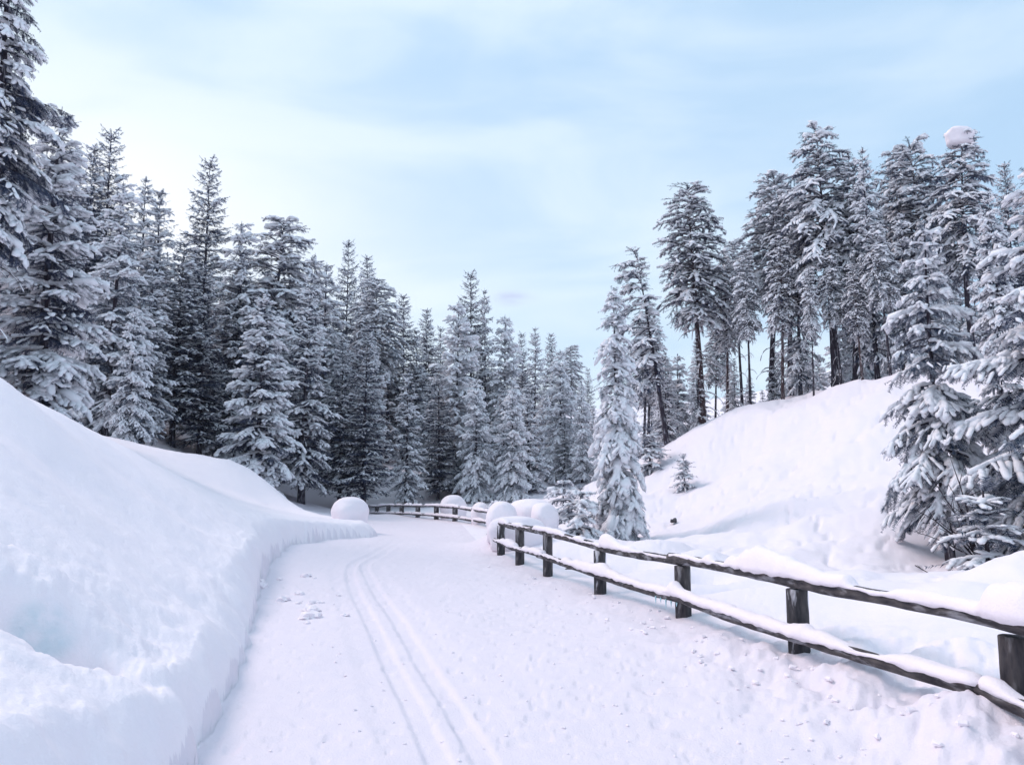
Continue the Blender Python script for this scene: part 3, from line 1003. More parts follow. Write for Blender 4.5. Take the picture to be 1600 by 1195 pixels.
# photo x,y of the top, depth, prototype, width, name, label
FRONT = [
    (22, -190, 20.5, 'edge', 0.95, 'pine_tree', 'tall dark trunked pine at the left edge, its top outside the frame'),
    (-95, 40, 22, 'heavy1', 1.1, 'spruce_tree', 'snowy spruce cut off by the left edge of the frame, behind the dark trunked pine'),
    (98, 165, 25, 'heavy1', 1.1, 'spruce_tree', 'heavily snowed spruce right of the dark trunked pine at the left edge'),
    (150, 228, 38, 'dark2', 0.9, 'spruce_tree', 'dark spruce tip peeping out left of the taller pointed dark spruce near the left edge'),
    (177, 205, 40, 'dark1', 0.95, 'spruce_tree', 'pointed dark spruce, tallest behind the second gap from the left edge'),
    (187, 282, 34, 'heavy3', 1.0, 'spruce_tree', 'broad snow laden spruce in front of the pointed dark spruce on the left'),
    (213, 480, 32, 'heavy2', 0.8, 'spruce_tree', 'short drooping spruce with thick white clumps just behind the crest of the left bank'),
    (232, 275, 52, 'slim1', 0.9, 'spruce_tree', 'slim frosted spruce far behind, between two broader spruces on the left slope'),
    (257, 300, 44, 'slim2', 1.1, 'spruce_tree', 'even, cone shaped spruce with layered boughs left of the tallest dark pointed spruce'),
    (332, 250, 54, 'dark1', 1.0, 'spruce_tree', 'tallest dark pointed spruce standing clear above the left forest'),
    (372, 345, 46, 'heavy3', 1.0, 'spruce_tree', 'wide snowy spruce left of the flat topped pine, its boughs reaching far left'),
    (432, 340, 48, 'pine3', 1.0, 'pine_tree', 'flat topped snowy pine rising behind the broad spruce at the end of the left bank'),
    (412, 455, 39, 'heavy1', 1.15, 'spruce_tree', 'broad spruce at the end of the second snow bank, its boughs sweeping to the ground'),
    (495, 395, 60, 'heavy1', 1.0, 'spruce_tree', 'spruce rising behind the snowy spruce with a bare dark lower trunk'),
    (516, 410, 53, 'heavy3', 1.05, 'spruce_tree', 'snowy spruce with bare dark lower trunk on the slope behind the big round snow mound'),
    (543, 375, 72, 'dark1', 0.85, 'spruce_tree', 'dark pointed spruce tip, left one of the two above the middle of the left forest'),
    (575, 402, 78, 'dark2', 0.9, 'spruce_tree', 'dark pointed spruce tip, right one of the two above the middle of the left forest'),
    (600, 437, 62, 'pine2', 1.0, 'pine_tree', 'snowy pine with twin bare dark trunks below its crown, above the far fence'),
    (580, 540, 55, 'pale2', 0.95, 'spruce_tree', 'small full spruce at the forest edge above the left end of the far fence'),
    (632, 462, 66, 'dark2', 1.0, 'spruce_tree', 'dark spruce with thin snow stripes on drooping boughs, above the far fence'),
    (668, 483, 70, 'dark2', 1.0, 'spruce_tree', 'dark spruce left of the gap in the middle of the forest skyline'),
    (690, 510, 72, 'dark1', 0.9, 'spruce_tree', 'last dark spruce of the left slope, just left of the pale middle trees'),
    (672, 590, 58, 'slim1', 1.2, 'spruce_tree', 'small dark narrow spruce at the edge of the snow field beyond the far fence'),
    (712, 470, 53, 'pale1', 1.0, 'spruce_tree', "pale broad spruce with a bare reddish trunk section behind the far fence's right end"),
    (738, 425, 63, 'dark1', 0.95, 'spruce_tree', 'tallest spruce of the middle group, its dark top standing clear'),
    (760, 450, 64, 'slim1', 0.7, 'larch_tree', 'thin open topped tree right beside the tallest spruce of the middle group'),
    (745, 590, 50, 'pale2', 1.0, 'spruce_tree', 'low wide white spruce whose boughs reach down behind the far fence'),
    (787, 492, 62, 'pale1', 0.95, 'spruce_tree', 'feathery pale spruce in the middle, right of the tallest middle spruce'),
    (800, 600, 49, 'pale2', 1.0, 'spruce_tree', 'small white spruce with a short bare stem behind the big snow mounds'),
    (815, 520, 84, 'dark1', 0.9, 'spruce_tree', 'distant dark spruce tip right of the feathery pale spruce'),
    (834, 510, 72, 'slim1', 0.9, 'spruce_tree', 'slender spruce with a long straight dark trunk in the middle of the valley'),
    (862, 522, 82, 'dark2', 0.9, 'spruce_tree', 'distant spruce with a small pointed top right of the long straight dark trunk'),
    (876, 545, 62, 'pale2', 0.95, 'spruce_tree', 'pale drooping spruce left of the lone white spruce'),
    (890, 540, 76, 'pine2', 0.9, 'pine_tree', 'blunt topped pine behind the pale drooping spruce left of the lone white spruce'),
    (918, 575, 92, 'dark1', 0.9, 'spruce_tree', 'tiny dark spruce tip far away, just left of the lone white spruce'),
    (908, 600, 60, 'pale1', 0.9, 'spruce_tree', 'low frosted spruce tucked behind the left flank of the lone white spruce'),
    (963, 449, 20.5, 'hero', 0.86, 'spruce_tree', 'lone slender spruce thickly plastered with snow, behind the near fence'),
    (1000, 500, 40, 'pine2', 0.9, 'pine_tree', 'snowy pine directly behind the lone white spruce, right of its tip'),
    (1042, 560, 42, 'slim1', 1.1, 'spruce_tree', 'grey green spruce behind the leaning thin pine'),
    (1086, 284, 35.5, 'pine1', 1.0, 'pine_tree', 'leftmost tall pine on the right ridge, with bare arching limbs and a full dark top'),
    (1128, 400, 37, 'pine1', 0.7, 'pine_tree', 'shorter thin pine close beside the leftmost tall pine on the right ridge'),
    (1150, 372, 40, 'pine2', 0.75, 'pine_tree', 'thin pine with a straight dark bare stem, second from the left on the right ridge'),
    (1190, 282, 36, 'pine2', 1.1, 'pine_tree', 'pine with a bent over top and airy fan of limbs on the right ridge'),
    (1238, 330, 32, 'slim2', 0.85, 'spruce_tree', 'narrow snowy spruce between the bent top pine and the tall ragged pine'),
    (1285, 200, 31, 'pine3', 0.85, 'pine_tree', 'tall ragged pine standing highest in the middle of the right ridge'),
    (1262, 420, 29.6, 'pine2', 0.55, 'pine_tree', 'slim young pine with a black stem on the very lip of the right ridge'),
    (1350, 228, 29, 'slim1', 0.75, 'spruce_tree', 'thin spruce with a crooked bare tip on the right ridge'),
    (1330, 360, 33, 'heavy3', 0.9, 'spruce_tree', 'snow filled spruce behind the thin crooked tipped spruce'),
    (1393, 238, 34, 'pine1', 0.75, 'pine_tree', 'nearly bare topped pine right of the crooked tipped spruce'),
    (1427, 225, 32, 'pine3', 0.9, 'pine_tree', 'dense wind swept pine left of the pine that wears a snow ball'),
    (1496, 205, 27, 'pine3', 0.85, 'pine_tree', 'tall pine wearing a big round ball of snow on its top'),
    (1163, 395, 33, 'pine2', 0.7, 'pine_tree', 'slim bare stemmed pine right of the gap beside the leftmost tall pine'),
    (1212, 370, 31.5, 'pine1', 0.7, 'pine_tree', 'slim dark pine left of the young pine on the lip of the right ridge'),
    (1304, 390, 29.5, 'pine2', 0.75, 'pine_tree', 'straight stemmed pine in front of the tall ragged pine on the right ridge'),
    (1338, 410, 28.5, 'pine1', 0.7, 'pine_tree', 'slim black stemmed pine at the ridge lip below the crooked tipped spruce'),
    (1378, 350, 27.5, 'pine2', 0.75, 'pine_tree', 'slim pine standing forward on the ridge lip, last stem before the near spruce'),
    (1222, 300, 34, 'pine1', 0.95, 'pine_tree', 'full crowned pine right behind the bent top pine on the right ridge'),
    (1318, 262, 30.5, 'pine2', 0.9, 'pine_tree', 'ragged pine leaning against the right side of the tall ragged pine'),
    (1545, 300, 24, 'heavy1', 0.8, 'spruce_tree', 'snow heavy spruce just below and right of the snow ball pine'),
    (1405, 330, 28, 'heavy3', 0.85, 'spruce_tree', 'snow heavy spruce on the ridge just left of the near spruce top'),
    (1570, 255, 28, 'dark2', 0.85, 'spruce_tree', 'dark thin pointed spruce near the right edge, right of the snow ball pine'),
    (1449, 340, 14.6, 'near1', 0.86, 'spruce_tree', 'near spruce with long drooping white boughs and bare dark lower trunk on the right'),
    (1625, 250, 13.2, 'near2', 1.0, 'spruce_tree', 'closest spruce, cut by the right edge, with thick snow on sweeping boughs'),
    (1560, 520, 15.2, 'near1', 0.75, 'spruce_tree', 'smaller snowy spruce between the closest spruce and the near one with the bare trunk'),
]
for px, py, Y, proto, wd, nm, lab in FRONT:
    P = at(px, py, Y)
    z = hz1(P[0], Y)
    place_tree(nm, lab, nm.split('_')[0] + ' tree', proto, P[0], Y, z - 0.12, P[2] - z + 0.12, wd, rt.uniform(0, 6.28) if proto not in ('pine3',) else rt.choice([0.4, 2.2, 3.6, 5.0]))
# the thin pine leaning towards the valley
b = at(1043, 690, 33.5)
t_ = at(1006, 395, 33.5)
Lh = t_[2] - hz1(b[0], 33.5) + 0.2
place_tree('pine_tree', 'thin pine leaning left over the valley, crown on one side only', 'pine tree', 'lean', b[0], 33.5, hz1(b[0], 33.5) - 0.15, Lh, 1.0, 0.0,
           (0, math.atan2(t_[0] - b[0] - 0.3, Lh) + 0.0))
# snow ball on the tall pine
SKY_L = [(-60, 120), (0, 190), (120, 250), (200, 300), (300, 345), (360, 372), (450, 390), (520, 440), (560, 455), (640, 500), (690, 530), (760, 520), (800, 545), (870, 575), (935, 610)]
BG_LOOK = {'dark1': ('dark thinly snowed pointed spruce', 'dark pointed background spruces'), 'dark2': ('dark spruce with narrow snow stripes', 'dark striped background spruces'),
           'slim1': ('slim half snowed spruce', 'slim background spruces'), 'slim2': ('slim frosted grey green spruce', 'frosted background spruces'),
           'heavy1': ('broad snow loaded dark spruce', 'broad loaded background spruces'), 'heavy2': ('drooping thickly snowed spruce', 'drooping background spruces'),
           'heavy3': ('ragged snow loaded spruce', 'ragged loaded background spruces'), 'pale1': ('pale rimed spruce with open outline', 'pale background spruces'),
           'pale2': ('pale drooping rimed spruce', 'pale drooping background spruces'), 'pine2': ('high crowned frosted pine', 'background pines')}


def left_of(px):
    return px < 690


sx, sy = zip(*SKY_L)
BG_X = np.linspace(-20, 935, 58)
for i, px in enumerate(BG_X):
    px = px + rt.uniform(-9, 9)
    Y = {0: 40, 1: 52, 2: 64}[i % 3] + rt.uniform(-4, 4) + max(0, (px - 300) / 630 * 22)
    top = np.interp(px, sx, sy) + rt.uniform(4, 95)
    P = at(px, top, Y)
    z = hz1(P[0], Y)
    H = P[2] - z
    if H < 5.0:
        H = 5.0 + rt.uniform(0, 1.5)
    proto = rt.choice(['slim1', 'dark2', 'slim2', 'dark1', 'heavy3'] if px < 690 else ['slim2', 'pale1', 'slim2', 'heavy3', 'pale2'])
    left = px < 690
    look, grp = BG_LOOK[proto]
    where = 'deep in the left forest behind its front row' if left_of(px) else 'on the valley floor behind the middle trees'
    place_tree('spruce_tree', look + ' ' + where, 'conifer', proto, P[0], Y, z - 0.1, H, rt.uniform(1.0, 1.3), rt.uniform(0, 6.28), (0, 0),
               grp + (' in the left forest' if left_of(px) else ' in the valley'))
for i, px in enumerate(np.concatenate([np.linspace(985, 1150, 10), np.linspace(1165, 1590, 22)])):
    px = px + rt.uniform(-8, 8)
    Y = 37 + (i % 3) * 6 + rt.uniform(-1.5, 1.5)
    top = (rt.uniform(510, 620) if px < 1155 else np.interp(px, [1150, 1260, 1320, 1600], [520, 470, 440, 380]) + rt.uniform(0, 120))
    P = at(px, top, Y)
    z = hz1(P[0], Y)
    H = max(3.0, P[2] - z)
    pr_ = rt.choice(['heavy3', 'slim2', 'heavy2', 'pine2', 'slim1'])
    place_tree('spruce_tree', BG_LOOK[pr_][0] + ' in the wood behind the right ridge pines', 'conifer', pr_, P[0], Y, z - 0.1, H,
               rt.uniform(0.85, 1.2), rt.uniform(0, 6.28), (0, 0), BG_LOOK[pr_][1] + ' behind the right ridge')

# small plants
for px, py, Y, H, proto, nm, cat, lab, wd in [
        (1069, 745, 25.5, 1.0, 'sapling', 'spruce_sapling', 'sapling', 'tiny snow caked sapling alone on the open right slope', 1.0),
        (1016, 740, 29, 1.5, 'sapling', 'spruce_sapling', 'sapling', 'snow caked young spruce at the right foot of the lone white spruce', 1.2),
        (908, 828, 19.5, 1.35, 'bush', 'spruce_bush', 'bush', 'low spreading spruce bush left of the lone white spruce', 1.1),
        (880, 792, 26, 1.4, 'bush', 'frosted_bush', 'bush', 'rounded frosted bush behind the big snow mounds', 1.0),
        (776, 792, 24, 1.1, 'bush', 'frosted_bush', 'bush', 'dark twigged bush under a snow cap behind the end of the near fence', 0.7),
        (1545, 880, 12.6, 1.3, 'sapling', 'spruce_sapling', 'sapling', 'leafy snowed sapling in the snow below the closest spruce', 1.3)]:
    P = at(px, py, Y)
    z = hz1(P[0], Y)
    place_tree(nm, lab, cat, proto, P[0], Y, z - 0.05, H, wd, rt.uniform(0, 6))


# ================================================================== snow lumps
def blob(name, label, cat, x, y, z, sx, sy, sz, seed, mat=M_CAP, overhang=0.12, group=None, rz=0.0, nu=40, nv=20, rough=0.05):
    """dome of settled snow: bulging sides, flat underside"""
    rg = np.random.default_rng(seed)
    g = Geo()
    u = np.linspace(0, 2 * math.pi, nu, endpoint=False)
    v = np.linspace(0, 1, nv)
    UU, VV = np.meshgrid(u, v)
    ph = VV * math.pi * 0.5
    rad = np.where(VV < 0.001, 0, np.sin(ph) ** 0.8)
    zz = np.cos(ph) ** 0.58
    # underside tuck
    tuck = 1 - overhang * sstep(0.75, 1.0, VV)
    n1 = fbm(np.cos(UU) * VV * 1.6 + seed * 3.1, np.sin(UU) * VV * 1.6 + seed, seed, 4)
    X = sx * rad * tuck * np.cos(UU) * (1 + rough * 4 * n1)
    Y = sy * rad * tuck * np.sin(UU) * (1 + rough * 4 * n1)
    Z = sz * zz * (1 + rough * 3 * n1 * VV) - 0.06 * sz * sstep(0.9, 1.0, VV)
    Vt = np.stack([X, Y, Z], -1).reshape(-1, 3)
    i = np.arange(nv - 1)[:, None] * nu
    j = np.arange(nu)[None]
    q = np.stack([i + j, i + nu + j, i + nu + (j + 1) % nu, i + (j + 1) % nu], -1).reshape(-1, 4)
    c = len(Vt)
    Vt = np.concatenate([Vt, [[0, 0, -0.06 * sz]]])
    e = (nv - 1) * nu
    T = np.array([[c, e + (a + 1) % nu, e + a] for a in range(nu)])
    g.add(Vt, T=T, Q=q)
    o = link(name, g.mesh(name, mat), None, (x, y, z), rz)
    return tag(o, label, cat, group)


for i, (px, py, Y, wpx, hpx, dpt, lab) in enumerate([
        (546, 822, 23.5, 29, 46, 0.6, 'big round snow mound on the end of the left bank where the trail bends'),
        (708, 800, 34, 22, 27, 0.6, 'flat topped snow cushion on the right part of the far fence'),
        (750, 800, 29, 14, 16, 0.5, 'small low snow cushion between the far fence and the near fence'),
        (783, 814, 18.3, 25, 31, 0.5, 'upright snow hump at the left end of the near fence'),
        (830, 828, 19.4, 40, 49, 0.8, 'largest snow mound behind the left end of the near fence'),
        (849, 832, 18.9, 25, 47, 0.7, 'steep right hand snow mound behind the near fence, right of the largest one'),
        (808, 830, 17.6, 46, 24, 0.4, 'low snow pillow in front of the largest mound behind the near fence')]):
    P = at(px, py, Y)
    k = Y / F
    z = hz1(P[0], Y)
    top = at(px, py - hpx, Y)[2]
    zb = min(z, P[2]) - 0.05
    blob('snow_mound', lab, 'snow mound', P[0], Y, zb, wpx * k, dpt, top - zb, 300 + i, rough=0.045)
P = at(1498, 222, 27)
blob('snow_ball', 'round lump of snow balanced on the top of the tall right hand pine', 'snow lump', P[0], 27, P[2] - 0.10, 0.47, 0.45, 0.62, 331, M_CAP, rough=0.10)


# ================================================================== fences
def rail_mesh(P, r, seed, mat):
    g = Geo()
    n = 26
    s = np.linspace(0, 1, n)
    L = np.concatenate([[0], np.cumsum(np.linalg.norm(np.diff(P, axis=0), axis=1))])
    L /= L[-1]
    Q_ = np.stack([np.interp(s, L, P[:, k]) for k in range(3)], 1)
    rg = np.random.default_rng(seed)
    Q_[:, 2] += 0.008 * np.sin(s * 9 + rg.uniform(0, 6))
    g.tube(Q_, r * (1 + 0.06 * np.sin(s * 13 + seed)), 10, seed=seed, rough=0.16)
    return g.mesh('rail', mat)


def rail_snow(P, prof, wid, seed, lift):
    """snow lying along a rail: prof(s) height, wid half width"""
    n, k = 150, 13
    s = np.linspace(0, 1, n)
    L = np.concatenate([[0], np.cumsum(np.linalg.norm(np.diff(P, axis=0), axis=1))])
    tot = L[-1]; L = L / tot
    C_ = np.stack([np.interp(s, L, P[:, c]) for c in range(3)], 1)
    t = np.gradient(C_, axis=0); t /= np.linalg.norm(t, axis=1)[:, None]
    sd_ = np.cross(t, [0, 0, 1.0]); sd_ /= np.linalg.norm(sd_, axis=1)[:, None]
    h = prof(s) * (1 + 0.75 * fbm(s * tot * 2.6, s * 0 + seed, seed, 4)) + 0.012
    endf = np.clip(np.minimum(s, 1 - s) * tot / 0.05, 0.02, 1) ** 0.5
    h = h * (0.10 + 0.90 * sstep(-0.26, 0.0, fbm(s * tot * 1.7, s * 0 + 3, seed + 9, 2)))
    h = h * endf
    a = np.linspace(-0.15, math.pi + 0.15, k)
    w = wid * (0.66 + 0.42 * np.clip(h / 0.14, 0, 1.6)) * (1 + 0.25 * fbm(s * tot * 3, s * 0 + 7, seed + 3, 2)) * endf
    ca, sa = np.cos(a), np.sin(a)
    rag = 0.012 * fbm(np.repeat(s[:, None] * tot * 9, k, 1), np.repeat(np.arange(k)[None] * 3.0, n, 0), seed + 5, 2) * 2
    Vt = C_[:, None, :] + sd_[:, None, :] * (w[:, None] * ca[None] + 0)[:, :, None]
    up = lift + h[:, None] * np.where(sa[None] > 0, np.abs(sa[None]) ** 0.8, 0) + np.where(sa[None] < 0, sa[None] * 0.12, 0) + np.where(sa[None] < 0.3, rag, rag * 0.3)
    Vt = Vt + np.stack([np.zeros_like(up), np.zeros_like(up), up], -1)
    i = np.arange(n - 1)[:, None] * k
    j = np.arange(k)[None]
    q = np.stack([i + j, i + (j + 1) % k, i + k + (j + 1) % k, i + k + j], -1).reshape(-1, 4)
    Vt = Vt.reshape(-1, 3)
    c = len(Vt)
    Vt = np.concatenate([Vt, [Vt[:k].mean(0)], [Vt[-k:].mean(0)]])
    T = [[c, (a_ + 1) % k, a_] for a_ in range(k)] + [[c + 1, (n - 1) * k + a_, (n - 1) * k + (a_ + 1) % k] for a_ in range(k)]
    g = Geo()
    g.add(Vt, T=np.array(T), Q=q)
    return g.mesh('snow_cap', M_CAP)


def post_mesh(h, rx, ry, seed, mat):
    g = Geo()
    k, n = 12, 9
    rg = np.random.default_rng(seed)
    a = np.arange(k) * 2 * math.pi / k
    rr = 1 + 0.16 * (rg.random(k) - 0.5)
    z = np.linspace(0, h, n)
    Vt = []
    for zz in z:
        w = 1 + 0.03 * (rg.random(k) - 0.5)
        Vt.append(np.stack([rx * rr * w * np.sign(np.cos(a)) * np.abs(np.cos(a)) ** 0.7, ry * rr * w * np.sign(np.sin(a)) * np.abs(np.sin(a)) ** 0.7, np.full(k, zz)], 1))
    Vt = np.concatenate(Vt)
    i = np.arange(n - 1)[:, None] * k
    j = np.arange(k)[None]
    q = np.stack([i + j, i + (j + 1) % k, i + k + (j + 1) % k, i + k + j], -1).reshape(-1, 4)
    c = len(Vt)
    Vt = np.concatenate([Vt, [[0, 0, h + 0.005]]])
    T = np.array([[c, (n - 1) * k + b_, (n - 1) * k + (b_ + 1) % k] for b_ in range(k)])
    g.add(Vt, T=T, Q=q)
    return g.mesh('post', mat)


def humps(base, *hs):
    def f(s):
        v = np.full_like(s, base)
        for c, w, h in hs:
            v = v + h * np.exp(-((s - c) / w) ** 2)
        return v
    return f


fence = bpy.data.objects.new('rail_fence', None)
COL.objects.link(fence)
tag(fence, 'near weathered rail fence under thick snow along the right edge of the trail', 'fence')
fence.location = (POST_XY[5][0], POST_XY[5][1], 0)
FO = np.array([POST_XY[5][0], POST_XY[5][1], 0.0])
TOPZ = [0.62, 0.66, 0.69, 0.62, 0.63, 0.735, 0.71, 0.72, 0.72]
LOWZ = [0.24, 0.25, 0.22, 0.17, 0.14, 0.185, 0.24, 0.2, 0.2]
# check lower rail heights against the picture: y of the lower rail at each post
for k_, (pxl, pyl) in enumerate([(783, 845), (812, 857), (855, 868), (935, 896), (1062, 935), (1237, 1000), (1565, 1100)]):
    LOWZ[k_] = float(at(pxl, pyl, POSTS[k_][1] - 0.12)[2])
for k_, (pxl, pyl) in enumerate([(783, 818), (812, 824), (855, 832), (935, 855), (1062, 878), (1237, 912), (1565, 982)]):
    TOPZ[k_] = float(at(pxl, pyl, POSTS[k_][1])[2])
PX = [np.array([x, y]) for x, y in POST_XY]
for k_, (x, y) in enumerate(POST_XY[:8]):
    zb = hz1(x, y) - 0.4
    h = TOPZ[k_] - 0.045 - zb
    ang = math.atan2(-(PX[k_ + 1][0] - PX[k_][0]), PX[k_ + 1][1] - PX[k_][1])
    o = link('post', post_mesh(h, 0.072, 0.085, 500 + k_, M_WOODFROST if k_ in (0, 3, 5) else M_WOOD), fence, (x - FO[0], y - FO[1], zb), ang + 0.5)
    if k_ in (3, 5): o['label'] = 'post with frost crusted in vertical streaks'


def seg(i0, i1, zl, front=0.0, e0=0.12, e1=0.12, dz=0.0):
    pts = [np.array([PX[i][0], PX[i][1], zl[i] + dz]) for i in range(i0, i1 + 1)]
    d0 = pts[0] - pts[1]; d0 /= np.linalg.norm(d0)
    d1 = pts[-1] - pts[-2]; d1 /= np.linalg.norm(d1)
    pts[0] = pts[0] + d0 * e0; pts[-1] = pts[-1] + d1 * e1
    P = np.array(pts)
    # offset towards the trail
    t = np.gradient(P, axis=0)
    nrm = np.stack([-t[:, 1], t[:, 0], np.zeros(len(P))], 1); nrm /= np.linalg.norm(nrm, axis=1)[:, None]
    nrm = nrm * np.where(nrm[:, :1] > 0, -1, 1)
    return P + nrm * front - FO


rails = [
    (seg(0, 2, TOPZ), 0.055, humps(0.03, (0.1, 0.1, 0.05), (0.55, 0.2, 0.03)), 0.075),
    (seg(2, 4, TOPZ, 0, 0.12, 0.1, 0.0), 0.055, humps(0.028, (0.52, 0.09, 0.16), (0.2, 0.2, 0.02)), 0.075),
    (seg(4, 6, TOPZ, 0.03, 0.25, 0.15, 0.035), 0.055, humps(0.045, (0.07, 0.06, 0.19), (0.20, 0.12, 0.07), (0.42, 0.09, 0.14), (0.54, 0.06, 0.05), (0.68, 0.05, 0.06)), 0.08),
    (seg(6, 8, TOPZ, 0.04, 0.28, 0.0, 0.04), 0.060, humps(0.06, (0.10, 0.09, 0.16)), 0.105),
    (seg(0, 2, LOWZ, 0.12), 0.045, humps(0.06, (0.3, 0.2, 0.03)), 0.085),
    (seg(2, 4, LOWZ, 0.13, 0.15), 0.05, humps(0.045, (0.25, 0.2, 0.05), (0.55, 0.10, 0.08)), 0.085),
    (seg(4, 6, LOWZ, 0.15, 0.25, -0.1, 0.03), 0.05, humps(0.05, (0.06, 0.07, 0.07), (0.6, 0.2, 0.02)), 0.08),
    (seg(6, 8, LOWZ, 0.15, 0.12, 0.0, 0.02), 0.055, humps(0.04, (0.4, 0.2, 0.08)), 0.08),
]
for k_, (P, r, prof, wd) in enumerate(rails):
    ro = link('rail', rail_mesh(P, r, 520 + k_, M_RAIL), fence)
    link('snow_cap', rail_snow(P, prof, wd, 540 + k_, r * 0.72), ro)
# icicles under the lower rail by the fifth post
g0 = Geo()
q = rails[5][0]
for k_ in range(5):
    f = 0.9 + 0.025 * k_
    L_ = np.array([0, 0.5, 1.0])
    p0 = np.array([np.interp(f, L_, q[:, c]) for c in range(3)]) + [-0.03, -0.03, -0.03]
    g = Geo()
    ln = [0.10, 0.06, 0.12, 0.07, 0.05][k_]
    g.tube(np.array([[0, 0, 0], [0, 0, -ln * 0.5], [0, 0, -ln]]), [0.012, 0.007, 0.001], 5)
    link('icicle', g.mesh('icicle', M_ICE), fence, tuple(p0))

# far fence
ff = bpy.data.objects.new('rail_fence', None)
COL.objects.link(ff)
tag(ff, 'small distant rail fence curving round the bend of the trail', 'fence')
FP_ = [(573, 790, 46), (589, 791, 43.5), (607, 789, 41), (628, 789, 38.8), (653, 790, 36.5), (682, 790, 34), (711, 792, 31.5), (741, 796, 29), (768, 800, 26.5)]
low = [801, 801, 801.5, 801.5, 803, 805, 808, 812, 816]
ftop = [np.array(at(px, py, Y)) for px, py, Y in FP_]
flow = [np.array(at(p[0], l_, p[2] - 0.1)) for p, l_ in zip(FP_, low)]
FO2 = ftop[4] * [1, 1, 0]
ff.location = FO2
for k_, P in enumerate(ftop):
    zb = hz1(P[0], P[1]) - 0.35
    hh = P[2] + 0.05 - zb
    link('post', post_mesh(hh, 0.11, 0.11, 600 + k_, M_WOOD), ff, (P[0] - FO2[0], P[1] - FO2[1], zb), 0.4)
for zl in (ftop, flow):
    for a_, b_ in ((0, 1), (1, 3), (3, 5), (5, 7), (7, 8)):
        P = np.array(zl[a_:b_ + 1]) - FO2
        d = P[0] - P[1]; P[0] = P[0] + d / np.linalg.norm(d) * 0.2
        P = P + np.array([0, -0.13, 0])
        ro = link('rail', rail_mesh(P, 0.06, 620 + a_, M_RAIL), ff)
        link('snow_cap', rail_snow(P, humps(0.05, (0.3, 0.2, 0.04)), 0.09, 640 + a_, 0.03), ro)

# ================================================================== small things on the snow
CH = [(437, 905, 0.10), (478, 900, 0.13), (492, 903, 0.07), (468, 926, 0.12), (443, 935, 0.15), (466, 939, 0.08), (490, 938, 0.12), (483, 949, 0.18), (490, 952, 0.16), (485, 962, 0.20), (500, 938, 0.09),
      (529, 925, 0.06), (539, 958, 0.09), (408, 915, 0.22), (405, 912, 0.14), (478, 944, 0.08), (496, 960, 0.10), (480, 972, 0.07)]
tv, tf = lump_template(9, 9, 6)
rc = random.Random(3)
for k_, (px, py, d) in enumerate(CH):
    P = ground_at(px, py)
    z = float(height(np.array([P[0]]), np.array([P[1]]))[0])
    rg = np.random.default_rng(700 + k_)
    Vt = tv * 1.35 * np.array([d, d * rg.uniform(0.6, 0.9), d * rg.uniform(0.32, 0.5)]) * (1 + 0.25 * (rg.random((len(tv), 1)) - 0.5))
    g = Geo(); g.add(Vt, T=tf)
    o = link('snow_chunk', g.mesh('snow_chunk', M_CAP, False), None, (P[0], P[1], z + d * 0.05), rg.uniform(0, 6))
    tag(o, 'chunk of snow fallen from the left bank onto the trail', 'snow chunk', 'snow chunks fallen beside the left bank')
# crumbs
rg = np.random.default_rng(9)
n_ = 900
cx_ = rg.uniform(-3.2, 3.2, n_); cy_ = 3.8 + rg.random(n_) ** 1.6 * 11
tdv = toe_dist(cx_, cy_)
fx = np.interp(cy_, EDGE[:, 1], EDGE[:, 0])
keep = (tdv < -0.05) & (cx_ < fx - 0.1) & (rg.random(n_) < 0.25 + 0.75 * np.clip((cx_ + 0.8) / 2.5, 0, 1))
cx_, cy_ = cx_[keep], cy_[keep]
cz_ = height(cx_, cy_)
g = Geo()
sz = rg.uniform(0.008, 0.028, len(cx_)) * (1 + 1.2 * (np.hypot(cx_ - np.interp(cy_, EDGE[:, 1], EDGE[:, 0]), 0) < 0.9))
an = rg.uniform(0, 6.28, len(cx_))
M = np.zeros((len(cx_), 3, 3))
M[:, 0, 0] = np.cos(an) * sz * 1.4; M[:, 1, 0] = np.sin(an) * sz * 1.4
M[:, 0, 1] = -np.sin(an) * sz; M[:, 1, 1] = np.cos(an) * sz; M[:, 2, 2] = sz * 0.8
tv2, tf2 = lump_template(4, 5, 2)
g.stamp(tv2, tf2, M, np.stack([cx_, cy_, cz_ + sz * 0.15], 1))
tag(link('snow_crumbs', g.mesh('snow_crumbs', M_CAP, False)), 'loose crumbs of snow scattered over the groomed trail', 'snow crumbs', None, 'stuff')


# dark stream openings and stones behind the fence
def stone(px, py, Y, sx, sy, sz, seed, label):
    P = at(px, py, Y)
    tv, tf = lump_template(seed, 9, 6)
    g = Geo(); g.add(tv * np.array([sx, sy, sz]) * 2, T=tf)
    z = hz1(P[0], Y)
    o = link('rock', g.mesh('rock', M_ROCK, True), None, (P[0], Y, z + sz * 0.3), seed)
    tag(o, label, 'rock')


stone(985, 888, 13.2, 0.22, 0.14, 0.08, 1, 'flat dark stone in the hollow behind the fence, under the tip of the lone spruce')
stone(897, 884, 14.6, 0.18, 0.14, 0.08, 2, 'dark stone in the stream gap between the two rails of the near fence')
stone(1052, 799, 22, 0.10, 0.10, 0.09, 3, 'small dark stone poking out at the foot of the right slope')
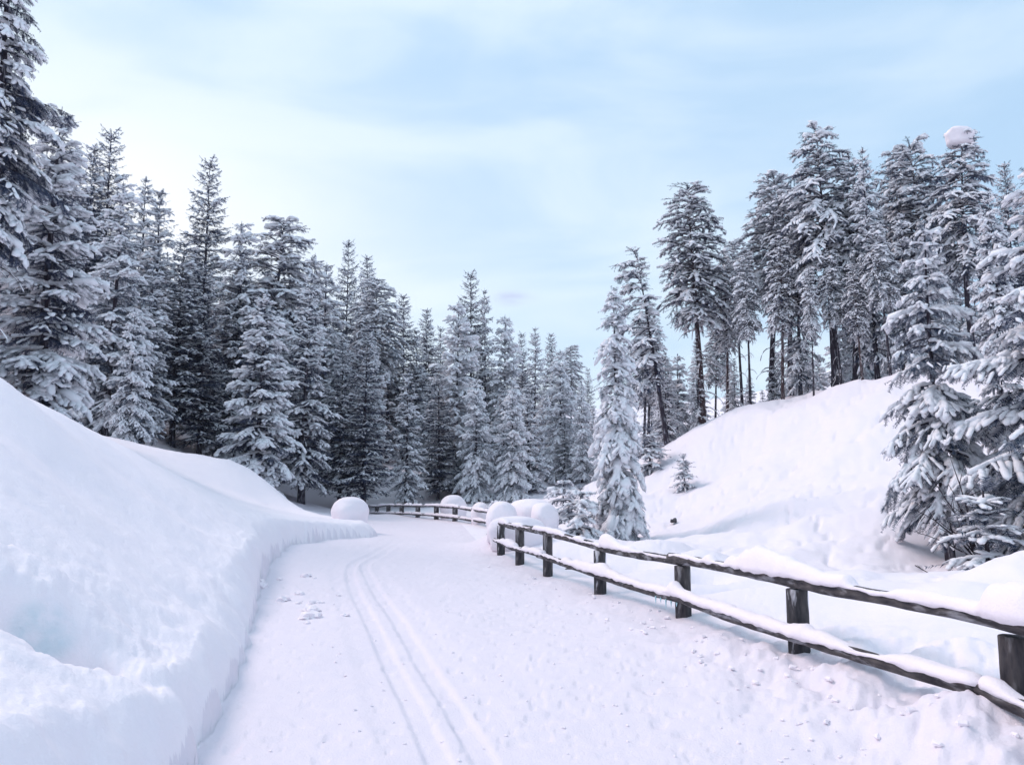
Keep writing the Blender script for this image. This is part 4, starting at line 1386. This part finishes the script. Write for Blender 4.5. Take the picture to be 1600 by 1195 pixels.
# bare shrub stems by the near right spruce
sh = bpy.data.objects.new('bare_shrub', None); COL.objects.link(sh)
P = at(1532, 884, 13.2)
zb = hz1(P[0], 13.2)
sh.location = (P[0], 13.2, zb - 0.05)
tag(sh, 'leafless shrub of thin dark stems between the two near spruces on the right', 'shrub')
rg = np.random.default_rng(77)
for k_, (dx, dz, dy) in enumerate([(-0.75, 1.75, 0.1), (-0.5, 1.95, -0.2), (-0.95, 1.1, 0.2), (-0.62, 1.3, -0.1), (-0.3, 1.5, 0.25), (-1.05, 0.7, 0.0), (0.2, 1.2, 0.1), (-0.85, 0.95, -0.25)]):
    s = np.linspace(0, 1, 8)
    Pst = np.stack([dx * s ** 1.15, dy * s, dz * s ** 0.9 - 0.12 * s ** 3], 1) + rg.normal(0, 0.012, (8, 3))
    g = Geo(); g.tube(Pst, 0.020 * (1 - 0.75 * s), 5)
    for b_ in range(3):
        i0 = rg.integers(2, 6)
        dd = np.array([rg.normal(0, 0.22), rg.normal(0, 0.2), rg.uniform(0.15, 0.4)])
        g.tube(np.stack([Pst[i0] + dd * f for f in (0, 0.5, 1.0)]), [0.008, 0.005, 0.002], 4)
    link('stem', g.mesh('stem', M_BARK), sh)
# fallen twig
P = at(1452, 905, 11.6)
g = Geo()
g.tube(np.array([[-0.2, 0, 0.16], [-0.02, 0.02, 0.06], [0.2, 0, -0.02]]), [0.008, 0.007, 0.004], 5)
g.tube(np.array([[-0.1, 0, 0.1], [-0.14, 0.05, 0.16]]), [0.005, 0.002], 4)
tag(link('twig', g.mesh('twig', M_BARK), None, (P[0], 11.6, hz1(P[0], 11.6) + 0.03)), 'thin fallen twig lying on the snow in front of the near right spruce', 'twig')
# ================================================================== air
hm = bpy.data.materials.new('haze')
hm.use_nodes = True
hm.node_tree.nodes.clear()
ho = N(hm.node_tree.nodes, 'ShaderNodeOutputMaterial')
hv = N(hm.node_tree.nodes, 'ShaderNodeVolumePrincipled')
hv.inputs['Color'].default_value = (0.80, 0.84, 1.0, 1)
hv.inputs['Density'].default_value = 0.00045
hm.node_tree.links.new(hv.outputs[0], ho.inputs['Volume'])
x0, x1, y0, y1, z0, z1 = -200, 200, -200, 200, float(V[:, 2].min()) - 1.0, float(V[:, 2].max()) + 24.0
me = mesh_np('haze', [(x, y, z) for z in (z0, z1) for y in (y0, y1) for x in (x0, x1)],
             [(4, np.array([(0, 2, 3, 1), (4, 5, 7, 6), (0, 1, 5, 4), (2, 6, 7, 3), (0, 4, 6, 2), (1, 3, 7, 5)]))], False, [hm])
tag(link('haze', me), kind='stuff')
